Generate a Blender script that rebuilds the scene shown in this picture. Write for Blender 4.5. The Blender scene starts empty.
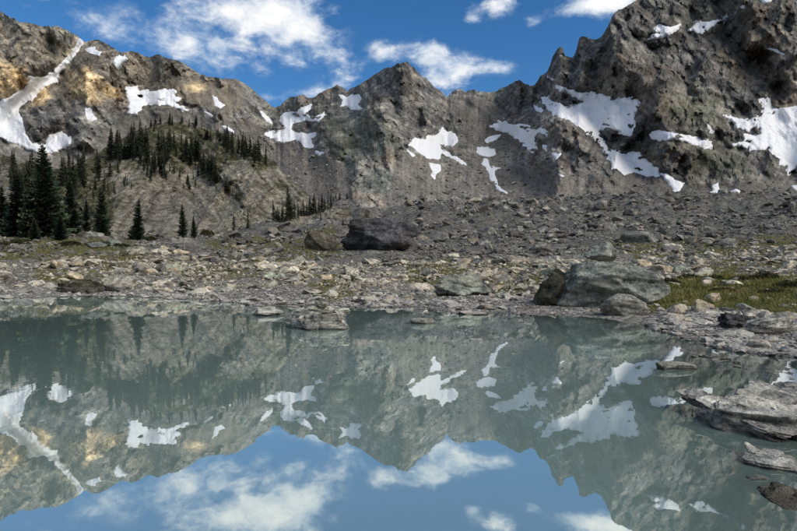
import bpy, math, random
import numpy as np
from mathutils import Vector

# ----------------------------------------------------------------------------
# camera, sky, sun, exposure
# ----------------------------------------------------------------------------
scene = bpy.context.scene
COL = scene.collection
F, U0, V0, EYE = 531.3, 398.5, 264.5, 1.6     # focal length and horizon measured off the photograph (797 px wide), eye height in metres

cam_data = bpy.data.cameras.new('camera')
cam_data.sensor_width = 36.0
cam_data.lens = 24.0
cam_data.clip_start = 0.05
cam_data.clip_end = 6000.0
cam_data.shift_y = -1.0 / 797
cam = bpy.data.objects.new('camera', cam_data)
cam.location = (0, 0, EYE)
cam.rotation_euler = (math.radians(90), 0, 0)
COL.objects.link(cam)
scene.camera = cam

SUN_AZ, SUN_EL = math.radians(122), math.radians(40)   # azimuth clockwise from +Y
SUN_STRENGTH, SKY_STRENGTH = 2.0, 0.084
CLOUD_LIGHT = 0.74

sun_data = bpy.data.lights.new('sun', 'SUN')
sun_data.energy = SUN_STRENGTH
sun_data.angle = math.radians(38)
sun_data.color = (1.0, 0.91, 0.78)
sun = bpy.data.objects.new('sun', sun_data)
to_sun = Vector((math.sin(SUN_AZ) * math.cos(SUN_EL), math.cos(SUN_AZ) * math.cos(SUN_EL), math.sin(SUN_EL)))
sun.rotation_euler = to_sun.to_track_quat('Z', 'Y').to_euler()
sun.location = (200, -100, 300)
COL.objects.link(sun)

scene.view_settings.view_transform = 'Standard'
scene.view_settings.look = 'None'
scene.view_settings.exposure = 0.68
scene.view_settings.gamma = 1.0
scene.view_settings.use_curve_mapping = False
scene.cycles.max_bounces = 6
scene.cycles.diffuse_bounces = 3
scene.cycles.glossy_bounces = 3
scene.cycles.transparent_max_bounces = 8
scene.cycles.caustics_reflective = False
scene.cycles.caustics_refractive = False

world = bpy.data.worlds.new('World')
scene.world = world
world.use_nodes = True


class NT:
    """Small helper that writes node trees."""
    def __init__(self, tree):
        self.t = tree
        tree.nodes.clear()

    def n(self, kind, **props):
        nd = self.t.nodes.new(kind)
        for k, v in props.items():
            setattr(nd, k, v)
        return nd

    def put(self, sock, val):
        if val is None:
            return
        if isinstance(val, bpy.types.NodeSocket):
            self.t.links.new(val, sock)
        else:
            if isinstance(val, (tuple, list)) and sock.type == 'RGBA' and len(val) == 3:
                val = (*val, 1.0)
            sock.default_value = val

    def math(self, op, a, b=None, c=None, clamp=False):
        nd = self.n('ShaderNodeMath', operation=op, use_clamp=clamp)
        self.put(nd.inputs[0], a); self.put(nd.inputs[1], b); self.put(nd.inputs[2], c)
        return nd.outputs[0]

    def vmath(self, op, a, b=None, out=0):
        nd = self.n('ShaderNodeVectorMath', operation=op)
        self.put(nd.inputs[0], a)
        if b is not None:
            if op == 'SCALE':
                self.put(nd.inputs['Scale'], b)
            else:
                self.put(nd.inputs[1], b)
        return nd.outputs[out]

    def noise(self, vec, scale, detail=4, rough=0.55, distort=0.0, lac=2.0, kind='FBM'):
        nd = self.n('ShaderNodeTexNoise', noise_dimensions='3D', noise_type=kind)
        nd.normalize = True
        self.put(nd.inputs['Vector'], vec)
        self.put(nd.inputs['Scale'], scale); self.put(nd.inputs['Detail'], detail)
        self.put(nd.inputs['Roughness'], rough); self.put(nd.inputs['Distortion'], distort)
        self.put(nd.inputs['Lacunarity'], lac)
        return nd.outputs[0]

    def voronoi(self, vec, scale, feature='F1', out='Distance', rand=1.0):
        nd = self.n('ShaderNodeTexVoronoi', feature=feature)
        self.put(nd.inputs['Vector'], vec); self.put(nd.inputs['Scale'], scale)
        self.put(nd.inputs['Randomness'], rand)
        return nd.outputs[out]

    def ramp(self, fac, stops):
        nd = self.n('ShaderNodeValToRGB')
        cr = nd.color_ramp
        while len(cr.elements) < len(stops):
            cr.elements.new(0.5)
        for e, (p, c) in zip(cr.elements, stops):
            e.position = p
            e.color = (*c, 1.0) if len(c) == 3 else c
        self.put(nd.inputs[0], fac)
        return nd.outputs[0]

    def map(self, x, a, b, c=0.0, d=1.0, smooth=False):
        nd = self.n('ShaderNodeMapRange', interpolation_type='SMOOTHSTEP' if smooth else 'LINEAR')
        nd.clamp = True
        for i, val in enumerate((x, a, b, c, d)):
            self.put(nd.inputs[i], val)
        return nd.outputs[0]

    def mix(self, fac, a, b, mode='MIX'):
        nd = self.n('ShaderNodeMix', data_type='RGBA', blend_type=mode)
        self.put(nd.inputs[0], fac); self.put(nd.inputs[6], a); self.put(nd.inputs[7], b)
        return nd.outputs[2]

    def attr(self, name, out=2):
        nd = self.n('ShaderNodeAttribute', attribute_name=name)
        return nd.outputs[out]

    def mapping(self, vec, scale=(1, 1, 1), rot=(0, 0, 0), loc=(0, 0, 0)):
        nd = self.n('ShaderNodeMapping')
        self.put(nd.inputs[0], vec)
        nd.inputs[1].default_value = loc; nd.inputs[2].default_value = rot; nd.inputs[3].default_value = scale
        return nd.outputs[0]

    def bump(self, height, strength, dist, normal=None):
        nd = self.n('ShaderNodeBump')
        nd.inputs['Strength'].default_value = strength
        nd.inputs['Distance'].default_value = dist
        self.put(nd.inputs['Height'], height)
        if normal is not None:
            self.put(nd.inputs['Normal'], normal)
        return nd.outputs[0]


def build_sky():
    w = NT(world.node_tree)
    tc = w.n('ShaderNodeTexCoord')
    d = tc.outputs['Generated']
    sky = w.n('ShaderNodeTexSky', sky_type='NISHITA')
    sky.sun_disc = False
    sky.sun_elevation = SUN_EL
    sky.sun_rotation = SUN_AZ
    sky.altitude = 2000
    sky.air_density = 1.0
    sky.dust_density = 0.3
    sky.ozone_density = 2.0
    blue = w.n('ShaderNodeHueSaturation')
    blue.inputs['Saturation'].default_value = 1.30
    blue.inputs['Value'].default_value = SKY_STRENGTH
    w.put(blue.inputs['Color'], sky.outputs[0])
    sep = w.n('ShaderNodeSeparateXYZ')
    w.put(sep.inputs[0], d)
    # fair-weather cloud banks: each one an ellipse of directions, broken up by noise
    banks = [  # pixel centre, half width, half height, weight
        (290, 24, 30, 17, 1.0), (272, 10, 42, 16, 0.75), (308, 36, 18, 10, 0.6), (215, 40, 34, 26, 0.42), (235, 62, 40, 12, 0.30), (180, 16, 40, 16, 0.32), (225, 8, 34, 10, 0.35), (150, 40, 40, 9, 0.22),
        (338, 60, 16, 9, 0.42), (322, 93, 26, 6, 0.62), (342, 82, 14, 8, 0.62), (362, 70, 10, 6, 0.3), (300, 62, 12, 5, 0.25),
        (440, 82, 20, 14, 0.75), (424, 56, 13, 11, 0.75), (440, 48, 10, 6, 0.6), (456, 64, 14, 9, 0.5), (484, 66, 16, 6, 0.42), (508, 68, 11, 6, 0.36), (384, 51, 11, 7, 0.8), (400, 55, 12, 6, 0.45),
        (494, 5, 18, 8, 0.8), (471, 17, 7, 5, 0.62), (590, 2, 28, 10, 1.0), (618, 4, 24, 9, 1.0), (532, 22, 7, 4, 0.35), (510, 46, 6, 3, 0.3),
        (60, 8, 44, 14, 0.28), (100, 30, 40, 9, 0.2), (265, 98, 14, 4, 0.5), (415, 3, 14, 4, 0.25),
    ]
    total = None
    for (pu, pv, hw, hh, wt) in banks:
        hw *= 1.22; hh *= 1.2
        c = Vector(((pu - U0) / F, 1.0, (V0 - pv) / F)); c.normalize()
        e1 = Vector((c.y, -c.x, 0)).normalized()
        e2 = e1.cross(c).normalized()
        k = c.y
        a = w.vmath('DOT_PRODUCT', d, tuple(e1 / (hw / F * k)), out=1)
        b = w.vmath('DOT_PRODUCT', d, tuple(e2 / (hh / F * k)), out=1)
        front = w.math('GREATER_THAN', w.vmath('DOT_PRODUCT', d, tuple(c), out=1), 0.0)
        r2 = w.math('ADD', w.math('MULTIPLY', a, a), w.math('MULTIPLY', b, b))
        f = w.math('EXPONENT', w.math('MULTIPLY', r2, -1.0))
        f = w.math('MULTIPLY', w.math('MULTIPLY', f, wt), front)
        total = f if total is None else w.math('ADD', total, f)
    # broken cloud over the rest of the sky
    den = w.math('ADD', sep.outputs[2], 0.25)
    den = w.math('MAXIMUM', den, 0.12)
    cv = w.n('ShaderNodeCombineXYZ')
    w.put(cv.inputs[0], w.math('DIVIDE', sep.outputs[0], den))
    w.put(cv.inputs[1], w.math('DIVIDE', sep.outputs[1], den))
    cv.inputs[2].default_value = 3.7
    wide = w.noise(cv.outputs[0], 1.1, 5, 0.55, 0.3)
    wide = w.map(wide, 0.40, 0.62, 0.0, 1.15, True)
    inview = w.vmath('DOT_PRODUCT', d, (0, 0.9285, 0.3714), out=1)
    keep = w.map(inview, 0.62, 0.80, 1.0, 0.0, True)     # the open blue gap over the head of the valley
    total = w.math('ADD', total, w.math('MULTIPLY', wide, keep))
    ds = w.mapping(d, scale=(1.0, 1.0, 1.7))
    fine = w.noise(ds, 9.0, 9, 0.6, 0.25)
    puff = w.noise(ds, 26.0, 8, 0.62, 0.25)
    tex = w.math('ADD', w.math('MULTIPLY', fine, 0.58), w.math('MULTIPLY', puff, 0.42))
    den2 = w.math('ADD', total, w.math('MULTIPLY', w.math('SUBTRACT', tex, 0.5), 4.2))
    cover = w.map(den2, 0.05, 1.05, 0.0, 1.0, True)
    cover = w.math('MULTIPLY', cover, w.map(total, 0.03, 0.30, 0.0, 1.0, True))
    thick = w.map(w.math('ADD', den2, w.math('MULTIPLY', w.math('SUBTRACT', w.noise(ds, 17.0, 5, 0.6), 0.5), 2.2)), 0.35, 1.6, 0.0, 1.0)
    cloudcol = w.mix(thick, (0.42, 0.52, 0.66), (1.0, 0.97, 0.92))
    cc = w.n('ShaderNodeVectorMath', operation='SCALE')
    w.put(cc.inputs[0], cloudcol); cc.inputs['Scale'].default_value = CLOUD_LIGHT
    lit = w.map(sep.outputs[2], 0.0, 0.1)
    final = w.mix(w.math('MULTIPLY', w.math('MULTIPLY', cover, 0.96), lit), blue.outputs[0], cc.outputs[0])
    bg = w.n('ShaderNodeBackground')
    w.put(bg.inputs[0], final)
    bg.inputs[1].default_value = 1.0
    out = w.n('ShaderNodeOutputWorld')
    w.t.links.new(bg.outputs[0], out.inputs[0])


build_sky()

# ----------------------------------------------------------------------------
# numpy noise
# ----------------------------------------------------------------------------
_rng = np.random.default_rng(11)
_P = _rng.permutation(256)
_P = np.concatenate([_P, _P, _P]).astype(np.int64)
_G2 = np.stack([np.cos(np.arange(256) * 2 * math.pi / 256 * 37), np.sin(np.arange(256) * 2 * math.pi / 256 * 37)], 1)
_g3 = _rng.normal(size=(256, 3)); _G3 = _g3 / np.linalg.norm(_g3, axis=1, keepdims=True)


def perlin2(x, y):
    xi = np.floor(x).astype(np.int64); yi = np.floor(y).astype(np.int64)
    fx = x - xi; fy = y - yi
    xi &= 255; yi &= 255
    ux = fx * fx * fx * (fx * (fx * 6 - 15) + 10); uy = fy * fy * fy * (fy * (fy * 6 - 15) + 10)
    def g(ix, iy, dx, dy):
        h = _P[_P[ix & 255] + (iy & 255)]
        return _G2[h, 0] * dx + _G2[h, 1] * dy
    a = g(xi, yi, fx, fy); b = g(xi + 1, yi, fx - 1, fy)
    c = g(xi, yi + 1, fx, fy - 1); e = g(xi + 1, yi + 1, fx - 1, fy - 1)
    return (a + ux * (b - a)) * (1 - uy) + (c + ux * (e - c)) * uy


def perlin3(p):
    i = np.floor(p).astype(np.int64); f = p - i
    u = f * f * f * (f * (f * 6 - 15) + 10)
    res = 0
    for dx in (0, 1):
        for dy in (0, 1):
            for dz in (0, 1):
                h = _P[_P[_P[(i[:, 0] + dx) & 255] + ((i[:, 1] + dy) & 255)] + ((i[:, 2] + dz) & 255)]
                g = _G3[h]
                dd = g[:, 0] * (f[:, 0] - dx) + g[:, 1] * (f[:, 1] - dy) + g[:, 2] * (f[:, 2] - dz)
                wgt = (u[:, 0] if dx else 1 - u[:, 0]) * (u[:, 1] if dy else 1 - u[:, 1]) * (u[:, 2] if dz else 1 - u[:, 2])
                res = res + dd * wgt
    return res


def fbm2(x, y, oct=5, gain=0.5, lac=2.03):
    s = 0; a = 1.0
    for k in range(oct):
        s = s + a * perlin2(x + 17.3 * k, y - 9.1 * k)
        x = x * lac; y = y * lac; a *= gain
    return s


def ridged2(x, y, oct=5, gain=0.52, lac=2.07):
    s = 0; a = 1.0; w = 1.0
    for k in range(oct):
        n = 1 - np.abs(perlin2(x + 31.7 * k, y + 12.9 * k)) * 1.9
        n = np.clip(n, 0, 1) ** 2 * w
        s = s + a * n
        w = np.clip(n * 1.6, 0.15, 1)
        x = x * lac; y = y * lac; a *= gain
    return s


def fbm3(p, oct=4, gain=0.5, lac=2.1):
    s = 0; a = 1.0
    for k in range(oct):
        s = s + a * perlin3(p + 13.7 * k)
        p = p * lac; a *= gain
    return s


def fold(x, y):
    """Creased on crests and in gullies alike."""
    s = 0; a = 1.0
    for k in range(3):
        n = perlin2(x + 7.7 * k, y - 3.1 * k) * 1.8 + 0.3 * k
        s = s + a * (np.abs((n - np.floor(n)) * 2 - 1) - 0.5)
        x = x * 2.1; y = y * 2.1; a *= 0.5
    return s


def chisel(x, y, seed):
    """Broken rock: overlapping tilted facets with sharp joints."""
    xi = np.floor(x).astype(np.int64); yi = np.floor(y).astype(np.int64)
    best = np.full(x.shape, -9.0)
    for dx in (-1, 0, 1):
        for dy in (-1, 0, 1):
            h = _P[_P[(xi + dx + seed * 41) & 255] + ((yi + dy) & 255)]
            rx = _P[h + 1] / 255.0; ry = _P[h + 7] / 255.0
            ax = (xi + dx + rx) - x; ay = (yi + dy + ry) - y
            gx = (_P[h + 13] / 255.0 - 0.5) * 1.7; gy = (_P[h + 29] / 255.0 - 0.5) * 1.7
            best = np.maximum(best, _P[h + 3] / 255.0 * 0.7 + gx * ax + gy * ay - 0.75 * (ax * ax + ay * ay))
    return best - 0.45


def sstep(a, b, x):
    t = np.clip((x - a) / (b - a), 0, 1)
    return t * t * (3 - 2 * t)


def poly_sd(poly, x, y):
    """Signed distance to a polygon, positive inside."""
    poly = np.asarray(poly, float)
    inside = np.zeros(x.shape, bool)
    dmin = np.full(x.shape, 1e9)
    n = len(poly)
    for i in range(n):
        x0, y0 = poly[i]; x1, y1 = poly[(i + 1) % n]
        ex, ey = x1 - x0, y1 - y0
        t = np.clip(((x - x0) * ex + (y - y0) * ey) / (ex * ex + ey * ey + 1e-9), 0, 1)
        dd = np.hypot(x - x0 - t * ex, y - y0 - t * ey)
        dmin = np.minimum(dmin, dd)
        cond = ((y0 > y) != (y1 > y)) & (x < (x1 - x0) * (y - y0) / (y1 - y0 + 1e-12) + x0)
        inside ^= cond
    return np.where(inside, dmin, -dmin)


def line_dist(poly, x, y):
    dmin = np.full(x.shape, 1e9)
    for (x0, y0), (x1, y1) in zip(poly[:-1], poly[1:]):
        ex, ey = x1 - x0, y1 - y0
        t = np.clip(((x - x0) * ex + (y - y0) * ey) / (ex * ex + ey * ey + 1e-9), 0, 1)
        dmin = np.minimum(dmin, np.hypot(x - x0 - t * ex, y - y0 - t * ey))
    return dmin


# ----------------------------------------------------------------------------
# mesh helpers
# ----------------------------------------------------------------------------
def mesh_from(name, verts, faces, smooth=True, attrs=None):
    """verts (n,3), faces (m,k) all of one size."""
    verts = np.asarray(verts, np.float32); faces = np.asarray(faces, np.int32)
    me = bpy.data.meshes.new(name)
    k = faces.shape[1]
    me.vertices.add(len(verts)); me.vertices.foreach_set('co', verts.ravel())
    me.loops.add(faces.size); me.loops.foreach_set('vertex_index', faces.ravel())
    me.polygons.add(len(faces))
    me.polygons.foreach_set('loop_start', np.arange(0, faces.size, k, dtype=np.int32))
    me.polygons.foreach_set('use_smooth', np.full(len(faces), smooth, dtype=bool))
    me.update(calc_edges=True)
    me.validate()
    for an, av in (attrs or {}).items():
        at = me.attributes.new(an, 'FLOAT', 'POINT')
        at.data.foreach_set('value', np.asarray(av, np.float32).ravel())
    return me


def grid_faces(nr, nc):
    idx = np.arange(nr * nc).reshape(nr, nc)
    return np.stack([idx[:-1, :-1], idx[:-1, 1:], idx[1:, 1:], idx[1:, :-1]], -1).reshape(-1, 4)


def link(name, me, mat=None, parent=None, loc=(0, 0, 0), label=None, cat=None, group=None, kind=None):
    o = bpy.data.objects.new(name, me)
    COL.objects.link(o)
    o.location = loc
    if mat is not None and me is not None and not me.materials:
        me.materials.append(mat)
    if parent is not None:
        o.parent = parent
    for k, v in (('label', label), ('category', cat), ('group', group), ('kind', kind)):
        if v:
            o[k] = v
    return o


def uvd(u, v, D):
    """Point seen at photo pixel (u, v) at depth D."""
    u = np.asarray(u, float); v = np.asarray(v, float); D = np.asarray(D, float)
    return np.stack([(u - U0) / F * D, D * np.ones_like(u), EYE + (V0 - v) / F * D], -1)


# ----------------------------------------------------------------------------
# materials
# ----------------------------------------------------------------------------
def new_mat(name):
    m = bpy.data.materials.new(name)
    m.use_nodes = True
    return m, NT(m.node_tree)


def finish(t, color, rough=0.9, normal=None, spec=0.2):
    b = t.n('ShaderNodeBsdfPrincipled')
    t.put(b.inputs['Base Color'], color)
    t.put(b.inputs['Roughness'], rough)
    t.put(b.inputs['Specular IOR Level'], spec)
    if normal is not None:
        t.put(b.inputs['Normal'], normal)
    o = t.n('ShaderNodeOutputMaterial')
    t.t.links.new(b.outputs[0], o.inputs[0])
    return b


def mountain_material():
    m, t = new_mat('mountain_rock')
    P = t.mapping(t.n('ShaderNodeNewGeometry').outputs['Position'], scale=(1.5, 0.45, 1.5))
    big = t.noise(P, 0.012, 5, 0.6, 0.4)
    mid = t.noise(P, 0.06, 6, 0.65, 0.3)
    fine = t.noise(P, 0.35, 5, 0.7)
    st = t.mapping(P, scale=(0.03, 0.03, 0.16), rot=(0.35, 0.5, 0.2))
    strata = t.noise(st, 1.0, 6, 0.68, 0.15)
    mixn = t.math('ADD', t.math('MULTIPLY', mid, 0.5), t.math('MULTIPLY', strata, 0.5))
    mixn = t.map(mixn, 0.33, 0.67, 0.1, 0.9)
    rock = t.ramp(mixn, [(0.12, (0.022, 0.022, 0.024)), (0.36, (0.066, 0.065, 0.064)), (0.56, (0.105, 0.101, 0.093)),
                         (0.74, (0.19, 0.175, 0.155)), (0.92, (0.30, 0.28, 0.25))])
    green = t.ramp(fine, [(0.3, (0.045, 0.055, 0.046)), (0.7, (0.125, 0.135, 0.11))])
    rock = t.mix(t.map(big, 0.50, 0.66, 0.0, 0.55, True), rock, green)
    brown = t.ramp(mid, [(0.3, (0.06, 0.048, 0.038)), (0.7, (0.20, 0.155, 0.115))])
    rock = t.mix(t.map(t.noise(P, 0.02, 4, 0.6, 0.2), 0.52, 0.68, 0.0, 0.6, True), rock, brown)
    scree = t.ramp(t.math('ADD', t.math('MULTIPLY', fine, 0.5), t.math('MULTIPLY', mid, 0.5)),
                   [(0.3, (0.070, 0.065, 0.058)), (0.5, (0.097, 0.090, 0.081)), (0.7, (0.13, 0.121, 0.109))])
    col = t.mix(t.attr('scree'), rock, scree)
    ochre = t.ramp(mixn, [(0.15, (0.07, 0.052, 0.032)), (0.45, (0.31, 0.23, 0.13)), (0.8, (0.56, 0.44, 0.27))])  # golden sunlight painted into the rock as a warm colour
    col = t.mix(t.math('MULTIPLY', t.attr('ochre'), t.map(t.noise(t.mapping(P, scale=(0.09, 0.09, 0.035), rot=(0, 0.3, 0)), 1.0, 5, 0.65), 0.26, 0.46)), col, ochre)  # ochre: the painted sunlight, mixed over the rock colour
    moss = t.ramp(fine, [(0.3, (0.03, 0.042, 0.02)), (0.7, (0.09, 0.10, 0.045))])
    col = t.mix(t.attr('moss'), col, moss)
    speck = t.noise(P, 0.5, 3, 0.8)
    jit = t.n('ShaderNodeTexNoise'); t.put(jit.inputs['Vector'], P); jit.inputs['Scale'].default_value = 0.3; jit.inputs['Detail'].default_value = 3
    pw = t.vmath('ADD', P, t.vmath('SCALE', t.vmath('SUBTRACT', jit.outputs['Color'], (0.5, 0.5, 0.5)), 9.0))
    def cells(sx, sz, rot):
        nd = t.n('ShaderNodeTexVoronoi', feature='F1')
        t.put(nd.inputs['Vector'], t.mapping(pw, scale=(sx, sx, sz), rot=rot)); nd.inputs['Scale'].default_value = 1.0
        sp = t.n('ShaderNodeSeparateColor'); t.put(sp.inputs[0], nd.outputs['Color'])
        return sp.outputs[0], nd.outputs['Distance']
    ca, da = cells(0.10, 0.065, (0.3, 0.4, 0.1))
    cb, db = cells(0.30, 0.22, (0.2, -0.3, 0.4))
    bare = t.math('SUBTRACT', 1.0, t.math('MULTIPLY', t.attr('scree'), 0.7))
    tone = t.math('ADD', t.math('MULTIPLY', ca, 0.5), t.math('MULTIPLY', cb, 0.5))
    tone = t.math('ADD', 1.0, t.math('MULTIPLY', t.math('SUBTRACT', tone, 0.5), t.math('MULTIPLY', bare, 0.95)))
    gain = t.math('MULTIPLY', t.map(speck, 0.25, 0.75, 0.65, 1.35), tone)
    broad = t.map(t.noise(P, 0.009, 4, 0.55), 0.35, 0.65, 0.72, 1.25)
    gain = t.math('MULTIPLY', t.math('MULTIPLY', t.math('MULTIPLY', gain, t.map(t.attr('streak'), -0.65, 0.65, 0.42, 1.58)), broad), 1.68)
    s2 = t.n('ShaderNodeVectorMath', operation='SCALE')
    t.put(s2.inputs[0], col); t.put(s2.inputs['Scale'], gain)
    cr = t.mix(1.0, s2.outputs[0], (0.99, 0.985, 0.95), 'MULTIPLY')
    h = t.math('ADD', t.math('MULTIPLY', speck, 0.8), t.math('MULTIPLY', t.math('ADD', t.math('MULTIPLY', ca, 1.0), t.math('MULTIPLY', da, -0.9)), bare))
    h = t.math('ADD', h, t.math('MULTIPLY', t.math('ADD', t.math('MULTIPLY', cb, 0.45), t.math('MULTIPLY', db, -0.4)), bare))
    b2 = t.bump(h, 0.45, 1.6)
    finish(t, cr, 0.95, b2, 0.1)
    return m


def snow_material():
    m, t = new_mat('old_snow')
    P = t.n('ShaderNodeNewGeometry').outputs['Position']
    a = t.noise(P, 0.05, 5, 0.6, 0.4)
    streak = t.noise(t.mapping(P, scale=(0.12, 0.02, 0.02), rot=(0, 0.3, 0)), 1.0, 5, 0.6, 0.3)
    dirt = t.map(t.math('ADD', t.math('MULTIPLY', a, 0.5), t.math('MULTIPLY', streak, 0.5)), 0.54, 0.68, 0.0, 0.5, True)
    cup = t.map(t.noise(P, 0.55, 4, 0.6), 0.3, 0.7, 0.0, 0.3)
    col = t.mix(dirt, t.mix(cup, (0.89, 0.90, 0.91), (0.70, 0.72, 0.74)), (0.40, 0.365, 0.33))
    b = t.bump(t.noise(P, 0.3, 5, 0.65), 0.8, 2.0)
    finish(t, col, 0.6, b, 0.2)
    return m


def hill_material():
    m, t = new_mat('eroded_moraine')
    P = t.mapping(t.n('ShaderNodeNewGeometry').outputs['Position'], scale=(1.0, 0.2, 1.0))
    mid = t.noise(P, 0.11, 6, 0.65, 0.4)
    fine = t.noise(P, 0.8, 5, 0.7)
    run = t.noise(t.mapping(P, scale=(0.35, 0.10, 0.07), rot=(0, 0.5, 0.2)), 1.0, 6, 0.72, 0.1)
    f = t.math('ADD', t.math('MULTIPLY', fine, 0.35), t.math('MULTIPLY', run, 0.65))
    f = t.math('ADD', t.map(t.math('ADD', t.math('MULTIPLY', fine, 0.8), t.math('MULTIPLY', run, 0.2)), 0.33, 0.67, 0.25, 0.75), t.math('MULTIPLY', t.attr('streak'), 0.2))
    till = t.ramp(f, [(0.2, (0.05, 0.046, 0.034)), (0.42, (0.135, 0.122, 0.093)), (0.58, (0.20, 0.184, 0.145)), (0.8, (0.31, 0.292, 0.24))])
    moss = t.ramp(t.map(fine, 0.3, 0.7), [(0.1, (0.012, 0.016, 0.008)), (0.5, (0.045, 0.047, 0.022)), (0.9, (0.14, 0.125, 0.07))])
    k = t.math('ADD', t.attr('moss'), t.math('MULTIPLY', t.math('ADD', t.math('SUBTRACT', mid, 0.5), t.math('MULTIPLY', t.attr('streak'), -0.16)), 3.6))
    col = t.mix(t.map(k, 0.25, 0.85, 0.0, 0.9, True), till, moss)
    col = t.mix(t.attr('scree'), col, t.ramp(f, [(0.3, (0.07, 0.064, 0.058)), (0.7, (0.19, 0.175, 0.155))]))
    sp = t.math('MULTIPLY', t.map(t.noise(P, 1.5, 4, 0.75), 0.3, 0.7, 0.45, 1.55), t.map(t.noise(P, 0.25, 5, 0.7, 0.6), 0.3, 0.7, 0.55, 1.4))
    s2 = t.n('ShaderNodeVectorMath', operation='SCALE')
    t.put(s2.inputs[0], col); t.put(s2.inputs['Scale'], t.math('MULTIPLY', sp, 1.25))
    col = s2.outputs[0]
    b1 = t.bump(t.math('ADD', run, fine), 0.8, 1.2)
    finish(t, col, 0.95, b1, 0.1)
    return m


def ground_material():
    m, t = new_mat('stony_ground')
    P = t.n('ShaderNodeNewGeometry').outputs['Position']
    cell = t.voronoi(P, 3.2, 'F1', 'Color')
    edge = t.voronoi(P, 3.2, 'DISTANCE_TO_EDGE')
    sepc = t.n('ShaderNodeSeparateColor'); t.put(sepc.inputs[0], cell)
    fine = t.noise(P, 9.0, 5, 0.65)
    mid = t.noise(P, 0.55, 5, 0.6, 0.3)
    stone = t.ramp(sepc.outputs[0], [(0.0, (0.08, 0.077, 0.068)), (0.5, (0.23, 0.22, 0.19)), (1.0, (0.48, 0.46, 0.41))])
    stone = t.mix(t.map(edge, 0.0, 0.07, 0.85, 0.0), stone, (0.03, 0.027, 0.022))
    stone = t.mix(0.3, stone, t.ramp(fine, [(0.3, (0.06, 0.056, 0.05)), (0.7, (0.36, 0.335, 0.29))]))
    far = t.ramp(t.math('ADD', t.math('MULTIPLY', t.noise(P, 1.4, 6, 0.75), 0.6), t.math('MULTIPLY', mid, 0.4)),
                 [(0.36, (0.05, 0.05, 0.046)), (0.5, (0.14, 0.137, 0.122)), (0.64, (0.29, 0.282, 0.25))])
    col = t.mix(t.attr('far'), stone, far)
    moss = t.ramp(t.noise(P, 4.0, 5, 0.7), [(0.3, (0.03, 0.034, 0.013)), (0.48, (0.10, 0.098, 0.035)), (0.62, (0.21, 0.185, 0.075)), (0.75, (0.32, 0.28, 0.17))])
    k = t.math('ADD', t.attr('moss'), t.math('MULTIPLY', t.math('SUBTRACT', mid, 0.5), 2.4))
    col = t.mix(t.map(k, 0.35, 0.65, 0.0, 0.95, True), col, moss)
    silt = t.ramp(fine, [(0.3, (0.11, 0.105, 0.09)), (0.7, (0.34, 0.325, 0.285))])
    col = t.mix(t.attr('silt'), col, silt)
    b1 = t.bump(t.math('ADD', t.map(edge, 0.0, 0.2), t.math('MULTIPLY', fine, 0.5)), 0.8, 0.10)
    finish(t, col, 0.95, b1, 0.15)
    return m


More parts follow.
